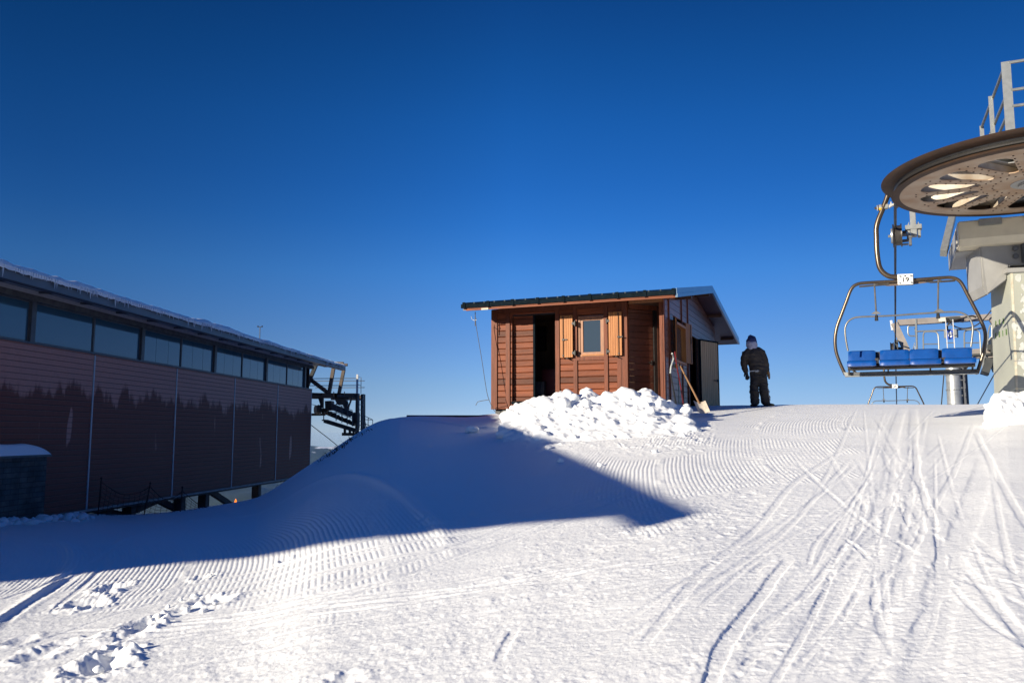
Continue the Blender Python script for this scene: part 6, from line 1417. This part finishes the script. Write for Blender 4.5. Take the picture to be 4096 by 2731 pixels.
body = blend('body', [[(.05, .02, .86, .14, .10), (.02, .02, 1.10, .13, .09), (-.05, .02, 1.34, .16, .09), (-.085, .025, 1.46, .055, .055), (-.088, .04, 1.56, .07, .085), (-.088, .045, 1.66, .078, .09), (-.088, .04, 1.71, .06, .07)],
    [(-.20, .02, 1.38, .05, .05), (-.32, .04, 1.12, .042, .042), (-.26, .10, .88, .032, .032)], [(.10, .02, 1.38, .05, .05), (.21, .03, 1.12, .042, .042), (.28, .05, .90, .032, .032)],
    [(-.02, .02, .82, .08, .08), (-.06, .0, .45, .058, .058), (-.035, .02, .09, .045, .045)], [(.11, .02, .82, .08, .08), (.165, .01, .45, .058, .058), (.21, .03, .09, .045, .045)]], M_SKIN)
jk = blend('jacket', [[(.055, .02, .80, .215, .155), (.04, .02, .92, .205, .15), (.01, .02, 1.08, .20, .145), (-.03, .02, 1.24, .21, .15), (-.06, .02, 1.35, .19, .14), (-.08, .02, 1.43, .11, .10), (-.086, .02, 1.475, .092, .09)],
    [(-.17, .02, 1.37, .09, .09), (-.245, .03, 1.30, .098, .10), (-.285, .04, 1.15, .090, .09), (-.285, .05, 1.02, .080, .082), (-.26, .06, .92, .070, .07), (-.235, .07, .87, .060, .06)],
    [(.06, .02, 1.39, .09, .09), (.15, .03, 1.33, .095, .10), (.205, .03, 1.18, .090, .092), (.24, .035, 1.04, .082, .085), (.275, .045, .95, .068, .070), (.292, .05, .91, .058, .058)]], M_JK, .011, 8, folds(.022, 5, 9, 3, 5))
tr = blend('trousers', [[(.055, .02, .90, .20, .14), (.05, .02, .80, .205, .14), (.045, .02, .72, .195, .135)],
    [(-.045, .02, .74, .115, .125), (-.055, .02, .60, .115, .12), (-.075, .0, .44, .105, .11), (-.078, -.01, .36, .118, .115), (-.06, .01, .24, .105, .105), (-.055, .02, .13, .11, .105), (-.045, .02, .10, .098, .10)],
    [(.135, .02, .74, .115, .125), (.15, .02, .60, .118, .12), (.17, .0, .44, .112, .115), (.18, -.01, .36, .12, .115), (.205, .01, .24, .112, .105), (.205, .02, .13, .11, .105), (.215, .03, .10, .10, .10)]], M_TR, .011, 7, folds(.030, 4, 11, 6))
hd_ = blend('hood', [[(-.084, .02, 1.47, .112, .11), (-.088, .02, 1.55, .126, .125), (-.092, .03, 1.64, .128, .13), (-.10, .03, 1.70, .105, .11), (-.125, .025, 1.735, .05, .06)]], M_HOOD, .011, 6, folds(.016, 8, 7, 9, 8))
sc = blend('neck_scarf', [[(-.082, .02, 1.46, .125, .12), (-.086, .02, 1.51, .136, .133), (-.088, .022, 1.555, .134, .133)]], mat('pale_scarf', (.50, .50, .60), (.25, .26, .40), rough=.8, nscale=18, bump=.01, contrast=.7), .011, 4, folds(.022, 10, 10, 12, 9))
# face, turned away from us
mb = MB(); hp = Vector((-.088, .15, 1.62)); mb.blob(hp + Vector((0, .035, -.01)), .017, 1, 0, (1, 1.2, 1.5)); mb.blob(hp + Vector((-.035, .012, .03)), .013, 1, 0); mb.blob(hp + Vector((.035, .012, .03)), .013, 1, 0); mb.blob(hp + Vector((0, .018, -.055)), .02, 1, 0, (1.3, .5, .4))
mb.v = [tuple(Vector(v) + PO) for v in mb.v]; mb.build('face', M_SKIN, man, smooth=True)
def glove(wrist, tip_dir, side, m, name, scale=1.0, spread=.9, backm=None):
    w_ = Vector(wrist); d = Vector(tip_dir).normalized(); sd = Vector(side).normalized(); s = scale; V = []; E = []
    V.append((*(w_), .040 * s)); V.append((*(w_ + d * .05 * s), (.048 * s, .030 * s))); V.append((*(w_ + d * .095 * s), (.050 * s, .028 * s))); E += [(0, 1), (1, 2)]
    for i, ln_ in enumerate((.078, .088, .082, .064)):
        o_f = (i - 1.5) * .026 * s; b = w_ + d * .10 * s + sd * o_f; k = len(V); cur = Vector((0, .02, 0))
        V.append((*(b + d * .018 * s), .015 * s)); V.append((*(b + d * ln_ * .6 * s + cur * .5), .0145 * s)); V.append((*(b + d * ln_ * s + cur), .012 * s)); E += [(2, k), (k, k + 1), (k + 1, k + 2)]
    k = len(V); b = w_ + d * .035 * s - sd * .045 * s; V.append((*b, .018 * s)); V.append((*(b + d * .04 * s - sd * .018 * s), .016 * s)); V.append((*(b + d * .075 * s - sd * .022 * s), .013 * s)); E += [(1, k), (k, k + 1), (k + 1, k + 2)]
    return skin(name, V, E, man, m, 2, 1)
glove((.296, .055, .885), (.22, .05, -1), (.55, .83, 0), mat('ochre_leather', (.30, .15, .035), (.12, .06, .02), rough=.6, nscale=14, contrast=.6), 'glove', 1.15)
glove((-.228, .075, .86), (.18, .05, -1), (.7, -.7, 0), mat('black_leather', (.02, .02, .02), (.035, .03, .03), rough=.6), 'glove', 1.1)
def boot(x, y, dirv):
    d = Vector(dirv).normalized(); V = [(x, y, .13, .062), (x, y, .06, (.06, .058)), (*(Vector((x, y, .045)) + d * .13), (.058, .048)), (*(Vector((x, y, .038)) + d * .25), (.050, .036)), (*(Vector((x, y, .045)) - d * .04), (.05, .045))]
    b = skin('boot', V, [(0, 1), (1, 2), (2, 3), (1, 4)], man, M_BLACK, 2, 1)
    mb = MB(); p = Vector((x, y, 0)) + PO; s_ = Vector((d.y, -d.x, 0)); ol = [p - d * .10 - s_ * .04, p - d * .10 + s_ * .04, p + d * .08 + s_ * .055, p + d * .24 + s_ * .05, p + d * .295, p + d * .24 - s_ * .05, p + d * .08 - s_ * .055]
    mb.prism([q - UP * .012 for q in ol], UP * .03); mb.build('sole', M_BLACK, man); return b
boot(-.04, .03, (-.12, 1, 0)); boot(.215, .03, (.93, .36, 0))
mb = MB(); p = Vector((.33, -.02, .06)) + PO; mb.tube([p, p + Vector((.07, .012, -.018))], .006, 5); mb.build('boot_flash', mat('yellow_flash', (.6, .35, .02), (.5, .3, .02), rough=.5), man)
mb = MB(); mb.tube(smoothpts([Vector(q) + PO for q in ((.235, -.095, .48), (.250, -.100, .38), (.255, -.10, .30), (.265, -.095, .22), (.285, -.08, .12))], 3), .004, 5); mb.build('reflective_piping', M_WHT, man)
mb = MB(); mb.tube([Vector((.06 + .232 * math.cos(a), .02 + .156 * math.sin(a), .745)) + PO for a in [6.283 * i / 30 for i in range(31)]], .009, 6); mb.build('jacket_hem', M_BLACK, man)
# emblem and lettering low on the back of the jacket, wrapped on the cloth
cxp = (627 - 700) / 637.0; czp = (1330 - 778) / 637.0
Mt = Matrix.Translation(PO + Vector((cxp + .02, -.155, czp))) @ Matrix(((1, 0, 0, 0), (0, 0, -1, 0), (0, 1, 0, 0), (0, 0, 0, 1))) @ Matrix.Rotation(.05, 4, 'Z')
M_PRINT = mat('white_print', (.8, .8, .76), (.7, .7, .66), rough=.6)
def wrap(o):
    me = o.data; a = np.zeros(len(me.vertices) * 3, dtype=np.float32); me.vertices.foreach_get('co', a); a = a.reshape(-1, 3)
    org = np.array(ORG[o.name] if o.parent is None else ORG[man.name]) - np.array(PO)
    x = a[:, 0] - .035; a[:, 1] = -.150 * np.sqrt(np.clip(1 - (x / .30) ** 2, .2, 1)) - .012 + (a[:, 1] + .155) * .5; me.vertices.foreach_set('co', a.reshape(-1)); me.update()
t1 = text_mesh('GRANDVALIRA', .036, Mt, M_PRINT, 'back_lettering', man, .0015, .92, .0012); wrap(t1)
t2 = text_mesh('ANDORRA', .014, Mt @ Matrix.Translation((.055, -.028, 0)), M_PRINT, 'small_lettering', man, .0015, 1.1, .0005); wrap(t2)
mb = MB(); c = Vector((cxp - .115, -.155, czp)) + PO
mb.bar(c + Vector((-.012, 0, -.026)), c + Vector((.014, 0, .024)), .008, .003, UP); mb.bar(c + Vector((.012, 0, -.028)), c + Vector((-.012, 0, .006)), .008, .003, UP); mb.blob(c + Vector((.0, 0, .030)), .006, 1, 0, (1, .3, 1))
em = mb.build('emblem', M_PRINT, man); wrap(em)
# ================================================================== MOUNTAIN AIR
mh = bpy.data.materials.new('mountain_air'); mh.use_nodes = True; n = mh.node_tree; n.nodes.clear()
v = n.nodes.new('ShaderNodeVolumePrincipled'); o = n.nodes.new('ShaderNodeOutputMaterial'); v.inputs['Density'].default_value = 1.6e-5; v.inputs['Color'].default_value = (.30, .55, .95, 1); v.inputs['Anisotropy'].default_value = 0.0
n.links.new(v.outputs[0], o.inputs['Volume'])
mb = MB(); mb.box((-17500, -17500, -1100), (17500, 17500, 12)); hz_ = mb.build('haze', mh); hz_['kind'] = 'stuff'; hz_['label'] = 'thin blue mountain air over the far snowy ridges'; hz_['category'] = 'haze'
